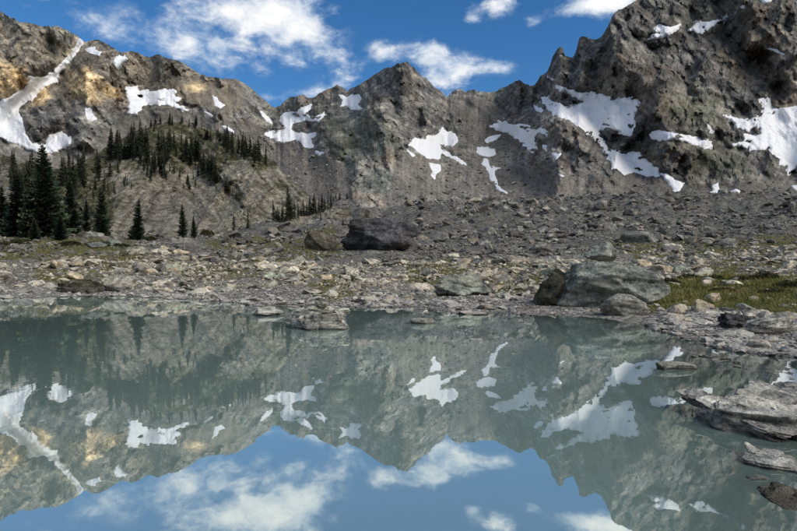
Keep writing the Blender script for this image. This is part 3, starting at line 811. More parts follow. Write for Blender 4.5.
def build_mountains():
    u = np.concatenate([np.arange(-420, -20, 7.0), np.arange(-20, 820, 0.85), np.arange(820, 1251, 6.0)])
    nr = 222
    t = np.linspace(0, 1, nr)
    crest = interp(CREST, u)
    crest = crest + fbm2(u / 9.0, u * 0 + 3.3, 4) * 2.2 * sstep(0, 14, 1e9 * np.ones_like(u)) - np.abs(fbm2(u / 3.1, u * 0 + 8.8, 2)) * 1.0
    Dc = interp(CREST_D, u); foot = interp(FOOT, u); Db = interp(FOOT_D, u)
    U, T = np.meshgrid(u, t)
    V = foot[None] + (crest - foot)[None] * T
    D0, macro, rough, fine = mountain_depth(U, V, T, np.broadcast_to(Dc, U.shape), np.broadcast_to(Db, U.shape))
    wob = fbm2(U / 16, V / 12, 4) * 7
    scree = soft_mask(SCREE, U, V, 5, wob)
    ochre = soft_mask(PAINTED_SUN, U, V, 7, wob * 1.3)  # mask of the painted sunlight
    snows = snow_field(U, V)
    smax = np.max(np.stack(snows), 0)
    bare = 1 - sstep(-5, 1.0, smax)
    scale = D0 / 560.0
    keep = (1 - 0.88 * scree) * (1 - 0.0)
    soft = D0 - scale * (macro + rough * (1 - 0.75 * scree) * (0.45 + 0.55 * bare))
    D = soft - scale * fine * keep * (0.12 + 0.88 * bare)
    rocky = np.clip((1 - 1.05 * scree), 0, 1) * (0.1 + 0.9 * bare) * (1 - 0.5 * sstep(0.97, 1.0, T))
    D = planes(D, U, V, 13.0, 24.0, 0.45, 3, 0.45 * rocky, 0.12)
    D = planes(D, U, V, 6.0, 9.5, -0.35, 5, 0.5 * rocky, 0.16)
    D = planes(D, U, V, 2.8, 3.8, 0.3, 8, 0.5 * rocky, 0.24)
    lean = 0.55 * np.tanh((U - 400) / 160)
    wv = fbm2(U / 40, V / 40, 3) * 6
    streak = 0.55 * fbm2((U + lean * V + wv) / 5.0, V / 34, 5, 0.6) + 0.6 * fbm2((V - 0.75 * U + wv) / 5.0, (U + 0.75 * V) / 38, 5, 0.6) + 0.4 * fbm2(U / 26, V / 22, 3) + 0.35 * fbm2(U / 2.2, V / 2.2, 2)
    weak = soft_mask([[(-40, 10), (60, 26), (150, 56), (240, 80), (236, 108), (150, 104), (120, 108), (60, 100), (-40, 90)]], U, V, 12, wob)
    ochre = np.maximum(ochre, 0.16 * weak)  # plus a faint painted sun tint across the upper ridge
    moss = soft_mask([[(330, 120), (372, 118), (385, 140), (360, 158), (335, 150)], [(690, 140), (740, 150), (750, 175), (690, 172)], [(660, 90), (720, 95), (720, 125), (670, 125)]], U, V, 14, wob) * 0.35
    P = uvd(U, V, D)
    rs = np.random.default_rng(31)
    cand = np.nonzero((scree > 0.3) & (V < 208) & (V > 118) & (U > 225) & (U < 805) & (smax < -1.5))
    pick = rs.choice(len(cand[0]), 5000, replace=False)
    SCREE_PTS.append((P[cand[0][pick], cand[1][pick]], D[cand[0][pick], cand[1][pick]]))
    # the far side of the crest
    back = []
    for k, q in enumerate((6, 18, 40, 90, 170, 300)):
        Pb = P[-1].copy()
        Dq = D[-1] + q
        Pb[:, 0] = P[-1][:, 0] * Dq / D[-1]; Pb[:, 1] = Dq
        Pb[:, 2] = P[-1][:, 2] - q * 0.75 + fbm2(u / 20, u * 0 + k, 3) * q * 0.2
        back.append(Pb)
    nb = len(back)
    Pall = np.concatenate([P, np.stack(back)], 0)
    def ext(a, fill=None):
        return np.concatenate([a, np.repeat(a[-1:], nb, 0)], 0)
    scree_a, painted_sun_a, moss_a, streak_a = ext(scree), ext(ochre), ext(moss), ext(streak * (1 - 0.35 * scree))
    cuts = [(0, np.searchsorted(u, 273.5) + 1), (np.searchsorted(u, 273.5), np.searchsorted(u, 536) + 1), (np.searchsorted(u, 536), len(u))]
    labels = ['brown and grey mountain with a rounded shoulder and a long snow gully', 'dark pointed peak with low side ridges at the valley head',
              'massive dark rock mountain with two jagged spires on its ridge']
    for (a, b), lab in zip(cuts, labels):
        nrr = Pall.shape[0]
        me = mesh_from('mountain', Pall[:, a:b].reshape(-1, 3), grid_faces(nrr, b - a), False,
                       {'scree': scree_a[:, a:b], 'ochre': painted_sun_a[:, a:b], 'moss': moss_a[:, a:b], 'streak': streak_a[:, a:b]})  # ochre holds the painted sunlight
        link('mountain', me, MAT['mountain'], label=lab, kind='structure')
    # snow lies in the hollows as a sheet of its own
    for (lab, poly), s in zip(SNOW, snows):
        msk = s > -1.6
        fm = msk[:-1, :-1] | msk[1:, :-1] | msk[:-1, 1:] | msk[1:, 1:]
        rr, cc = np.nonzero(fm)
        if len(rr) == 0:
            continue
        idx = lambda r, c: r * U.shape[1] + c
        fc = np.stack([idx(rr, cc), idx(rr, cc + 1), idx(rr + 1, cc + 1), idx(rr + 1, cc)], 1)
        used, inv = np.unique(fc, return_inverse=True)
        Ds = soft - scale * (np.clip(s, -2.0, 1.6) * 1.5 + 0.25 * fbm2(U / 5, V / 5, 2))
        Pv = uvd(U.ravel()[used], V.ravel()[used], Ds.ravel()[used])
        me = mesh_from('snow_patch', Pv, inv.reshape(-1, 4), True)
        link('snow_patch', me, MAT['snow'], label=lab, cat='snow patch', group='snow patches on the mountains')


build_mountains()


def build_side_ridge():
    """The massive mountain goes on around the lake outside the picture."""
    line = np.array([(470, 262, 190), (475, 180, 190), (470, 0, 180), (430, -250, 170), (250, -470, 190), (-150, -560, 210), (-500, -420, 200), (-700, -100, 210), (-640, 240, 200)], float)
    xs = np.arange(-1000, 900, 16.0); ys = np.arange(-900, 700, 16.0)
    X, Y = np.meshgrid(xs, ys)
    best = np.full(X.shape, -1e9)
    for p, q in zip(line[:-1], line[1:]):
        e = q[:2] - p[:2]
        tt = np.clip(((X - p[0]) * e[0] + (Y - p[1]) * e[1]) / (e @ e), 0, 1)
        dd = np.hypot(X - p[0] - tt * e[0], Y - p[1] - tt * e[1])
        best = np.maximum(best, p[2] + tt * (q[2] - p[2]) - 0.95 * dd)
    Z = best + (ridged2(X / 130, Y / 130, 5) - 0.9) * 45
    Z = np.maximum(Z, -25 + 0 * X)
    ang = np.degrees(np.arctan2(X, Y))
    ok = (Z > -20) & ((ang > 57) | (ang < -58)) & (np.hypot(X, Y) > 90)
    f = grid_faces(*X.shape)
    okf = ok.ravel()[f].all(1)
    f = f[okf]
    used, inv = np.unique(f, return_inverse=True)
    V3 = np.stack([X, Y, Z], -1).reshape(-1, 3)[used]
    n = len(used)
    me = mesh_from('mountain', V3, inv.reshape(-1, 4), True, {'scree': np.zeros(n), 'ochre': np.zeros(n), 'moss': np.zeros(n), 'streak': np.zeros(n)})  # ochre is the painted sunlight, none here
    link('mountain', me, MAT['mountain'], label='steep dark ridge enclosing the rest of the lake basin', kind='structure')


build_side_ridge()

# ----------------------------------------------------------------------------
# the wooded moraine hill
# ----------------------------------------------------------------------------
HILL_CREST = np.array([(-300, 130), (-100, 138), (-20, 150), (0, 154), (30, 165), (50, 170), (68, 168), (85, 160), (100, 152), (115, 142), (130, 134), (145, 127), (160, 121), (175, 119), (195, 124), (215, 131), (240, 138),
                       (258, 147), (272, 160), (290, 180), (310, 196), (330, 205), (352, 213)], float)
HILL_CD = np.array([(-300, 210), (0, 205), (60, 150), (100, 170), (160, 215), (215, 215), (260, 190), (300, 165), (352, 140)], float)
HILL_BD = np.array([(-300, 70), (0, 74), (120, 80), (200, 92), (280, 100), (352, 100)], float)


def hill_depth(u, v):
    c = interp(HILL_CREST, u); cd = interp(HILL_CD, u); bd = interp(HILL_BD, u)
    tt = np.clip((248 - v) / (248 - c), 0, 1)
    D0 = bd + (cd - bd) * tt ** 0.9
    gul = ridged2((u + 0.75 * v) / 34, (v - 0.3 * u) / 90, 4) * 7
    rib = 14 * np.exp(-(line_dist([(165, 122), (150, 160), (125, 200), (120, 235)], u, v) / 22) ** 2) + 10 * np.exp(-(line_dist([(215, 130), (225, 165), (255, 200)], u, v) / 18) ** 2) \
        - 10 * np.exp(-(line_dist([(195, 130), (190, 170), (180, 230)], u, v) / 14) ** 2) + 8 * np.exp(-(line_dist([(70, 168), (90, 200), (95, 235)], u, v) / 15) ** 2)
    return D0 - (gul + rib) * D0 / 180 * np.sin(np.clip(tt, 0, 1) * math.pi) ** 0.5, tt


def build_hill():
    u = np.concatenate([np.arange(-300, -10, 6.0), np.arange(-10, 353, 0.9)])
    nr = 130
    T, U = np.meshgrid(np.linspace(0, 1, nr), u, indexing='ij')
    c = interp(HILL_CREST, u) + fbm2(u / 10, u * 0 + 1.7, 4) * 2.4
    V = 248 + (c[None] - 248) * T
    D, tt = hill_depth(U, V)
    D = D - (fbm2(U / 8, V / 6, 4) * 1.3 + fbm2(U / 2.6, V / 2.2, 2) * 0.7 + ridged2((U - 0.9 * V + fbm2(U / 25, V / 25, 3) * 4) / 15, (V + 0.9 * U) / 80, 3) * 1.1) * D / 150
    P = uvd(U, V, D)
    back = []
    for k, q in enumerate((3, 10, 25, 60, 120)):
        Pb = P[-1].copy(); Dq = D[-1] + q
        Pb[:, 0] *= Dq / D[-1]; Pb[:, 1] = Dq; Pb[:, 2] -= q * 0.35
        back.append(Pb)
    nb = len(back)
    wob = fbm2(U / 14, V / 9, 4) * 9
    moss = soft_mask([[(-300, 130), (60, 160), (115, 140), (165, 118), (215, 128), (262, 146), (275, 165), (262, 172), (240, 155), (215, 172), (240, 195), (222, 190), (195, 165), (180, 175), (160, 160), (120, 170), (110, 195), (118, 240), (-300, 240)]], U, V, 9, wob)
    clear = soft_mask([[(-30, 160), (12, 165), (14, 195), (-30, 205)], [(88, 178), (112, 158), (122, 155), (120, 163), (100, 178)], [(118, 185), (135, 180), (150, 200), (205, 195), (240, 235), (118, 235)]], U, V, 6, wob)
    moss = np.clip(moss - clear, 0, 1)
    scree = soft_mask([[(140, 195), (200, 192), (215, 215), (200, 236), (130, 236)]], U, V, 8, wob) * 0.8
    wv = fbm2(U / 34, V / 34, 3) * 5
    right = sstep(150, 190, U)
    da = (U - 0.85 * V + wv) / 6.0; db = (U + 0.9 * V) / 70
    ea = (U + 0.7 * V + wv) / 6.0; eb = (V - 0.6 * U) / 70
    streak = fbm2(da, db, 4) * right + fbm2(ea, eb, 4) * (1 - right) + 0.7 * fbm2(U / 20, V / 12, 4)
    moss = np.clip(moss + 0.02, 0, 1) * (1 - 0.6 * clear)
    ext = lambda a: np.concatenate([a, np.repeat(a[-1:], nb, 0)], 0)
    Pall = np.concatenate([P, np.stack(back)], 0)
    me = mesh_from('hill', Pall.reshape(-1, 3), grid_faces(nr + nb, len(u)), False, {'moss': ext(moss), 'scree': ext(scree) * 0.6, 'streak': ext(streak)})
    link('hill', me, MAT['hill'], label='eroded tan moraine hill wooded along its top', kind='structure')


build_hill()

# ----------------------------------------------------------------------------
# the ground: stony shore, rubble crest and lake bed in one sheet around the camera
# ----------------------------------------------------------------------------
SHORE = np.array([(-600, 320), (-200, 302), (0, 299), (60, 296.5), (120, 296), (200, 300), (235, 303), (250, 305), (300, 306), (360, 307), (415, 308), (440, 311), (470, 314), (500, 313), (540, 315), (600, 318), (640, 323),
                  (665, 331), (700, 342), (730, 349), (797, 356), (900, 372), (1100, 410)], float)
GD = [8, 12, 16, 20, 25, 30, 45, 60, 90, 130, 180, 260]
GT = {  # photo row of the ground at each depth
    -300: [None, None, None, None, 299, 284, 262, 241, 226, 216, 210, 205],
    0:    [None, None, None, None, 297, 284, 262, 241, 226, 216, 210, 205],
    120:  [None, None, None, None, 295, 284, 263, 244, 234, 228, 224, 220],
    220:  [None, None, None, 312, 295, 285, 265, 250, 238, 230, 226, 222],
    320:  [None, None, None, 306, 293, 284, 266, 252, 236, 222, 214, 208],
    400:  [None, None, 320, 305, 292, 283, 265, 251, 237, 223, 211, 203],
    500:  [None, None, 315, 302, 290, 281, 262, 249, 233, 218, 206, 201],
    600:  [None, None, 313, 300, 287, 278, 259, 246, 228, 210, 199, 199],
    700:  [None, 330, 308, 296, 283, 274, 255, 243, 225, 207, 197, 197],
    797:  [None, 326, 304, 292, 279, 270, 252, 240, 222, 205, 195, 196],
    1100: [370, 324, 302, 290, 277, 268, 250, 238, 220, 202, 192, 193],
}
_gu = np.array(sorted(GT)); _lgD = np.log(np.array(GD, float))
_gz = np.array([[0.12 if vv is None else max(0.12, EYE + (V0 - vv) / F * D) for vv, D in zip(GT[k], GD)] for k in _gu])


def polar(x, y):
    th = np.arctan2(x, y)
    tc = np.clip(th, math.radians(-50), math.radians(50))
    r = np.hypot(x, y)
    return U0 + F * np.tan(tc), r * np.cos(tc), th


def shore_depth(u, th):
    s = EYE * F / (interp(SHORE, u) - V0)
    behind = sstep(math.radians(60), math.radians(130), np.abs(th))
    right = sstep(math.radians(45), math.radians(80), th)
    s = s * (1 - behind) + 4.0 * behind
    return s * (1 - right) + np.minimum(s, 4.0) * right


def ground_z(x, y, detail=True):
    x = np.atleast_1d(np.asarray(x, float)); y = np.atleast_1d(np.asarray(y, float))
    u, D, th = polar(x, y)
    s = shore_depth(u, th)
    s = s * (1 + 0.035 * fbm2(x * 0.55, y * 0.55, 3))
    lD = np.clip(np.log(np.maximum(D, 0.5)), _lgD[0], _lgD[-1])
    uc = np.clip(u, _gu[0], _gu[-1])
    iu = np.clip(np.searchsorted(_gu, uc) - 1, 0, len(_gu) - 2)
    fu = (uc - _gu[iu]) / (_gu[iu + 1] - _gu[iu])
    iD = np.clip(np.searchsorted(_lgD, lD) - 1, 0, len(_lgD) - 2)
    # linear in depth so that slopes stay straight
    Dn = np.exp(_lgD)
    fD = np.clip((np.clip(D, Dn[0], Dn[-1]) - Dn[iD]) / (Dn[iD + 1] - Dn[iD]), 0, 1)
    z = (_gz[iu, iD] * (1 - fD) + _gz[iu, iD + 1] * fD) * (1 - fu) + (_gz[iu + 1, iD] * (1 - fD) + _gz[iu + 1, iD + 1] * fD) * fu
    w = sstep(1.0, 1.45, D / s)
    beach = 0.045 * (D - s)
    kbed = np.interp(u, [0, 300, 560, 640, 700, 797], [0.2, 0.22, 0.14, 0.055, 0.030, 0.026])
    bed = -np.minimum(1.4, kbed * (s - D))
    z = np.where(D > s, w * z + (1 - w) * beach, bed)
    if detail:
        amp = np.clip((D - s) / 12, 0.08, 1)
        z = z + amp * (fbm2(x / 9, y / 9, 4) * 0.012 * D + fbm2(x / 2.1 + 5, y / 2.1, 3) * 0.10 + fbm2(x / 0.5, y / 0.5, 2) * 0.03)
        z = z + sstep(60, 130, D) * (ridged2(x / 28, y / 28, 4) - 0.9) * 0.018 * D
    return z


MOSS = [[(-60, 228), (60, 234), (130, 240), (160, 252), (140, 270), (60, 264), (-60, 260)], [(205, 238), (260, 236), (335, 244), (345, 258), (270, 266), (215, 260)], [(300, 230), (335, 226), (348, 250), (320, 254)],
        [(405, 262), (450, 258), (475, 270), (435, 286), (400, 282)], [(465, 258), (545, 262), (540, 294), (490, 296), (478, 278)], [(600, 240), (797, 234), (830, 250), (797, 256), (640, 260)], [(646, 304), (660, 284), (690, 274), (840, 278), (840, 320), (740, 312), (690, 309), (650, 310)],
        [(300, 276), (345, 272), (360, 298), (320, 300)], [(250, 205), (350, 190), (350, 212), (300, 222)], [(150, 262), (230, 264), (260, 278), (190, 280)], [(20, 270), (110, 268), (130, 280), (50, 284)], [(680, 258), (790, 260), (797, 274), (700, 272)]]


def build_ground():
    th_in = np.arctan((np.arange(-40, 838, 1.05) - U0) / F)
    a0, a1 = th_in[0], th_in[-1]
    th = np.concatenate([np.linspace(-math.pi, a0, 90)[:-1], th_in, np.linspace(a1, math.pi, 90)[1:]])
    D = np.concatenate([[0.3, 1.0, 2.0], np.geomspace(3.0, 300, 235)])
    TH, DD = np.meshgrid(th, D)
    R = DD / np.maximum(np.cos(np.clip(TH, -0.87, 0.87)), 0.1)
    X = R * np.sin(TH); Y = R * np.cos(TH)
    Z = ground_z(X.ravel(), Y.ravel()).reshape(X.shape)
    u, d, _ = polar(X, Y)
    v = V0 - (Z - EYE) / np.maximum(d, 0.1) * F
    wob = fbm2(u / 18, v / 6, 4) * 6
    front = np.abs(TH) < 0.75
    moss = soft_mask(MOSS, u, v, 5, wob) * front * np.where(poly_sd(MOSS[6], u, v) > -6, 1.0, 0.7)
    far = sstep(30, 75, DD)
    s = shore_depth(u, TH)
    silt = 1 - sstep(0.98, 1.12, DD / s + 0.05 * fbm2(X, Y, 3))
    me = mesh_from('ground', np.stack([X, Y, Z], -1).reshape(-1, 3), grid_faces(*X.shape), True, {'moss': moss, 'far': far, 'silt': silt})
    link('ground', me, MAT['ground'], label='stony shore and rubble slopes around the lake', kind='structure')
    # the lake
    thl = np.concatenate([np.linspace(-math.pi, a0, 60)[:-1], np.linspace(a0, a1, 420), np.linspace(a1, math.pi, 60)[1:]])
    Dl = np.concatenate([[0.02, 1.0, 2.0], np.geomspace(2.6, 34, 170)])
    TH, DD = np.meshgrid(thl, Dl)
    R = DD / np.cos(np.clip(TH, -0.87, 0.87))
    X = R * np.sin(TH); Y = R * np.cos(TH)
    dep = np.clip(-ground_z(X.ravel(), Y.ravel()), 0, 3)
    me = mesh_from('lake', np.stack([X, Y, X * 0], -1).reshape(-1, 3), grid_faces(*X.shape), True, {'depth': dep})
    link('lake', me, MAT['water'], label='still milky green lake mirroring the mountains', kind='structure')


build_ground()

# ----------------------------------------------------------------------------
# rocks
# ----------------------------------------------------------------------------
import bmesh


def ico(sub):
    bm = bmesh.new()
    bmesh.ops.create_icosphere(bm, subdivisions=sub, radius=1.0)
    bm.verts.ensure_lookup_table()
    V = np.array([v.co[:] for v in bm.verts]); Fc = np.array([[v.index for v in f.verts] for f in bm.faces])
    bm.free()
    return V, Fc


ICO = {k: ico(k) for k in (1, 2, 3, 4, 5, 6)}


def rock_verts(seed, sub, cuts=9, rough=0.08, freq=2.0, bias=None, strata=0.0, lumps=0.0, depth=(0.45, 0.85), soft=0.0, facet=0.05):
    """Unit stone: a ball cut by random planes and roughened."""
    r = np.random.default_rng(seed)
    V, Fc = ICO[sub]
    V = V.copy()
    if lumps:
        V = V * (1 + lumps * fbm3(V * 1.1 + seed * 3.7, 3))[:, None]
    N = r.normal(size=(cuts, 3)); N /= np.linalg.norm(N, axis=1, keepdims=True)
    if bias is not None:
        N = np.concatenate([N, np.asarray(bias, float)])
    for i, nrm in enumerate(N):
        nrm = nrm / np.linalg.norm(nrm)
        d = r.uniform(*depth)
        s = V @ nrm
        over = np.maximum(s - d, 0)
        V = V - (over * (1 - soft))[:, None] * nrm
    if facet and sub > 3:
        L = np.linalg.norm(V, axis=1, keepdims=True) + 1e-6
        q = V * 2.3 + seed * 0.77
        f1 = chisel(q[:, 0] * 1.3 + q[:, 2] * 0.5, q[:, 2] * 2.1 - 0.4 * q[:, 1], seed % 17)
        f2 = chisel(q[:, 1] * 1.3 - q[:, 2] * 0.3, q[:, 2] * 1.9 + 0.5 * q[:, 0], seed % 13 + 3)
        f3 = chisel(q[:, 0] * 3.1, q[:, 1] * 3.1 + q[:, 2] * 4.2, seed % 11 + 5)
        V = V + (V / L) * (facet * (f1 + f2 + 0.45 * f3))[:, None]
    if rough:
        n = fbm3(V * freq + seed * 1.3, 4 if sub > 2 else 2)
        L = np.linalg.norm(V, axis=1, keepdims=True) + 1e-6
        V = V + (V / L) * (rough * n)[:, None]
    if strata:
        p = V @ np.array([0.12, 0.2, 0.97])
        q = p * 9 + fbm3(V * 1.5 + seed, 2) * 1.8
        step = np.floor(q) + sstep(0.55, 1.0, q - np.floor(q))
        k = (np.random.default_rng(seed + 5).uniform(-1, 1, 64))[(np.floor(q).astype(int)) % 64]
        rad = V.copy(); rad[:, 2] = 0
        V = V + rad * (strata * k)[:, None]
        V[:, 2] += (step - q) / 9 * 0.35
    return V, Fc


# ----- named boulders -------------------------------------------------------
HERO = []          # footprints kept clear of rubble: x, y, radius


def boulder(u, vbase, wpx, hpx, deep, label, mat, seed, D=None, sub=5, sink=0.18, yaw=None, name='boulder', cat='boulder', zbase=None, flat=False, **kw):
    """A stone whose foot meets the ground at photo pixel (u, vbase)."""
    if D is None:
        # walk out along the line of sight until it meets ground or water
        Ds = np.geomspace(3.2, 260, 1500)
        P = uvd(np.full_like(Ds, u), np.full_like(Ds, vbase), Ds)
        gz = np.maximum(ground_z(P[:, 0], P[:, 1]), 0.0)
        hit = np.nonzero(P[:, 2] <= gz)[0]
        D = Ds[hit[0]] if len(hit) else 100.0
    w = wpx / F * D; h = hpx / F * D; dp = w * deep
    V, Fc = rock_verts(seed, sub, **kw)
    lo, hi = V.min(0), V.max(0)
    V = (V - (lo + hi) / 2) / (hi - lo)                   # unit box
    V[:, 2] += 0.5 - sink
    V = V * np.array([w, dp, h / (1 - sink)])
    cy = D + dp * 0.35
    cx = (u - U0) / F * cy
    z = max(float(ground_z(cx, cy)[0]), 0.0) if zbase is None else zbase
    zfront = EYE + (V0 - vbase) / F * D
    z = zfront if zbase is None else zbase
    me = mesh_from(name, V, Fc, not flat)
    o = link(name, me, mat, loc=(cx, cy, z), label=label, cat=cat)
    if yaw:
        o.rotation_euler = (0, 0, yaw)
    HERO.append((cx, cy, max(w, dp) * 0.5, w, dp))
    return o


boulder(606, 308, 114, 46, 0.8, 'great green-grey boulder on the shore, its face cracked in long curves', MAT['green_rock'], 21, sub=6, cuts=7, rough=0.09, freq=2.8, lumps=0.12, depth=(0.56, 0.74), facet=0.085, bias=[(0.05, 0.1, 1), (-1, -0.2, 0.15), (0.1, -1, 0.35), (1, 0, 0.7)])
boulder(552, 306, 36, 38, 1.2, 'dark block standing in for the shaded cleft face of the great green-grey boulder', MAT['olive_rock'], 35, sub=5, cuts=9, rough=0.12, freq=2.4, lumps=0.15)  # added block; its dark colour stands for the boulder's shaded face
boulder(622, 316, 44, 22, 0.8, 'smooth pale grey boulder at the water foot of the great boulder', MAT['pale_rock'], 8, sub=5, cuts=5, rough=0.06, lumps=0.2, depth=(0.6, 0.9))
boulder(600, 258, 32, 17, 0.8, 'pale capstone boulder lying just behind the top of the great boulder', MAT['green_rock'], 44, D=27, sub=5, cuts=8, rough=0.08, lumps=0.2)
boulder(381, 250, 84, 33, 0.7, 'huge blunt blue-black boulder on the mid slope', MAT['dark_rock'], 17, sub=6, cuts=5, rough=0.10, freq=2.8, lumps=0.12, depth=(0.6, 0.8), facet=0.08, bias=[(0, 0.1, 1), (0, -1, 0.4), (-1, 0, 0.2)])
boulder(322, 250, 36, 20, 0.8, 'low brown broken rock beside the huge blue-black boulder', MAT['brown_rock'], 52, sub=5, cuts=9, rough=0.14, freq=3.0, lumps=0.2)
boulder(361, 220, 20, 13, 0.9, 'rounded blue-grey boulder on the slope above the huge dark one', MAT['talus_block'], 61, sub=4, cuts=5, rough=0.06, lumps=0.15)
boulder(463, 296, 62, 21, 0.6, 'long low green-grey boulder bedded in yellow moss', MAT['green_rock'], 73, sub=6, cuts=14, rough=0.14, freq=2.8, lumps=0.3, facet=0.11)
boulder(266, 316, 34, 8, 0.7, 'low flat rock shelf linking the rock island to the shore', MAT['slab'], 83, sub=5, cuts=10, rough=0.15, strata=0.04, lumps=0.2)
boulder(423, 324, 27, 6, 0.5, 'thin flat pale rock showing alone above the water', MAT['pale_rock'], 90, sub=4, cuts=6, rough=0.08, sink=0.3)
boulder(118, 292, 40, 18, 0.6, 'brown rough rock mound beside the jagged dark outcrop', MAT['rock'], 97, sub=5, cuts=9, rough=0.13, lumps=0.2)
boulder(677, 370, 42, 8, 0.35, 'flat pale stone alone in open water before the shore', MAT['pale_rock'], 115, sub=5, cuts=7, rough=0.08, strata=0.04, sink=0.3)
boulder(757, 480, 22, 3.5, 0.6, 'pale sliver of rock barely breaking the surface', MAT['pale_rock'], 118, sub=4, cuts=9, rough=0.16, sink=0.55)
boulder(768, 490, 18, 3, 0.6, 'second pale sliver of rock breaking the surface, smaller than the other', MAT['pale_rock'], 119, sub=4, cuts=9, rough=0.16, sink=0.55)
boulder(640, 250, 42, 20, 0.8, 'dark block topping the rubble behind the great boulder', MAT['talus_block'], 125, D=62, sub=4, cuts=9, rough=0.1, lumps=0.2)
boulder(737, 328, 36, 15, 0.7, 'blue-black wedge of rock among the pale shore slabs', MAT['dark_rock'], 128, sub=5, cuts=12, rough=0.16, freq=3.0, lumps=0.25, facet=0.14)
boulder(770, 334, 50, 18, 0.6, 'rust-stained flat rock below the grassy bank', MAT['slab'], 131, sub=5, cuts=9, rough=0.1, strata=0.04)


# ----- a ledge of tilted layers in the shallows -------------------------------
def hull_rock(seed, n=11, flat=1.0):
    """Angular stone: the hull of a few points."""
    r = np.random.default_rng(seed)
    p = r.normal(size=(n, 3)); p /= np.linalg.norm(p, axis=1, keepdims=True)
    p *= r.uniform(0.75, 1.1, (n, 1)); p[:, 2] *= flat
    bm = bmesh.new()
    for q in p:
        bm.verts.new(q)
    res = bmesh.ops.convex_hull(bm, input=bm.verts[:])
    bmesh.ops.delete(bm, geom=[g for g in res['geom_interior'] if isinstance(g, bmesh.types.BMVert)], context='VERTS')
    bm.verts.ensure_lookup_table(); bm.verts.index_update()
    V = np.array([v.co[:] for v in bm.verts]); Fc = np.array([[v.index for v in f.verts] for f in bm.faces])
    bm.free()
    return V, Fc


def plate(seed, w, d, h):
    """A broken rock layer: ragged outline, thin, with worn faces."""
    r = np.random.default_rng(seed)
    V, Fc = rock_verts(seed, 5, cuts=8, rough=0.07, freq=3.0, bias=[(0.05, 0.05, 1), (0, 0, -1)], depth=(0.42, 0.8), facet=0.07, strata=0.05)
    lo, hi = V.min(0), V.max(0)
    V = (V - (lo + hi) / 2) / (hi - lo)
    return V * np.array([w, d, h]), Fc


def ledge(u0, u1, vfront, depth_m, top, n, label, seed, mat, thick=(0.05, 0.11)):
    r = np.random.default_rng(seed)
    D = EYE * F / (vfront - V0)
    x0, x1 = (u0 - U0) / F * D, (u1 - U0) / F * D
    e = bpy.data.objects.new('rock_ledge', None)
    COL.objects.link(e)
    k = (D + depth_m / 2) / D
    x0, x1 = x0 * k, x1 * k
    e.location = ((x0 + x1) / 2, D + depth_m / 2, 0)
    e['label'] = label; e['category'] = 'rock'
    W = x1 - x0
    V, Fc = plate(seed, W * 0.98, depth_m * 0.98, top * 1.35)
    o = link('base', mesh_from('base', V, Fc), mat, e, (0, 0, top * 0.05))
    for i in range(n):
        f = i / max(1, n - 1)
        w = W * r.uniform(0.18, 0.5); d = depth_m * r.uniform(0.25, 0.6); h = r.uniform(*thick)
        V, Fc = plate(seed + 7 * i + 1, w, d, h)
        px = r.uniform(-0.5, 0.5) * (W - w); py = -depth_m * 0.38 + f * depth_m * 0.75
        pz = top * (0.25 + 0.7 * f) * r.uniform(0.75, 1.1) * (0.65 + 0.35 * (0.5 + px / W))
        o = link('layer', mesh_from('layer', V, Fc), mat, e, (px, py, pz))
        o.rotation_euler = (r.uniform(0.05, 0.38), r.uniform(-0.22, 0.10), r.uniform(-0.5, 0.5))
        g = r.uniform(0.6, 1.5)
        o.color = (g, g, g * r.uniform(0.93, 1.03), 1)
    HERO.append(((x0 + x1) / 2, D + depth_m / 2, W / 2, W, depth_m))


ledge(704, 830, 444, 1.15, 0.27, 30, 'big ledge of tilted grey layers rising from the shallows', 903, MAT['slab'])
ledge(752, 822, 416, 0.7, 0.24, 14, 'blocky back ledge of dark layers next to the big tilted ledge', 955, MAT['slab'])
ledge(742, 806, 473, 0.42, 0.07, 6, 'low pale ledge just clear of the water in front of the big ledge', 971, MAT['slab'], thick=(0.03, 0.05))
ledge(55, 106, 294.5, 1.3, 0.85, 14, 'jagged dark outcrop at the water edge', 995, MAT['olive_rock'], thick=(0.2, 0.5))
ledge(765, 822, 512, 0.4, 0.012, 8, 'brown rock awash by the pale slivers in the shallows', 1022, MAT['brown_rock'], thick=(0.015, 0.03))
ledge(290, 350, 330, 1.05, 0.60, 16, 'rugged rock island standing in the lake off the shore', 983, MAT['slab'], thick=(0.16, 0.36))


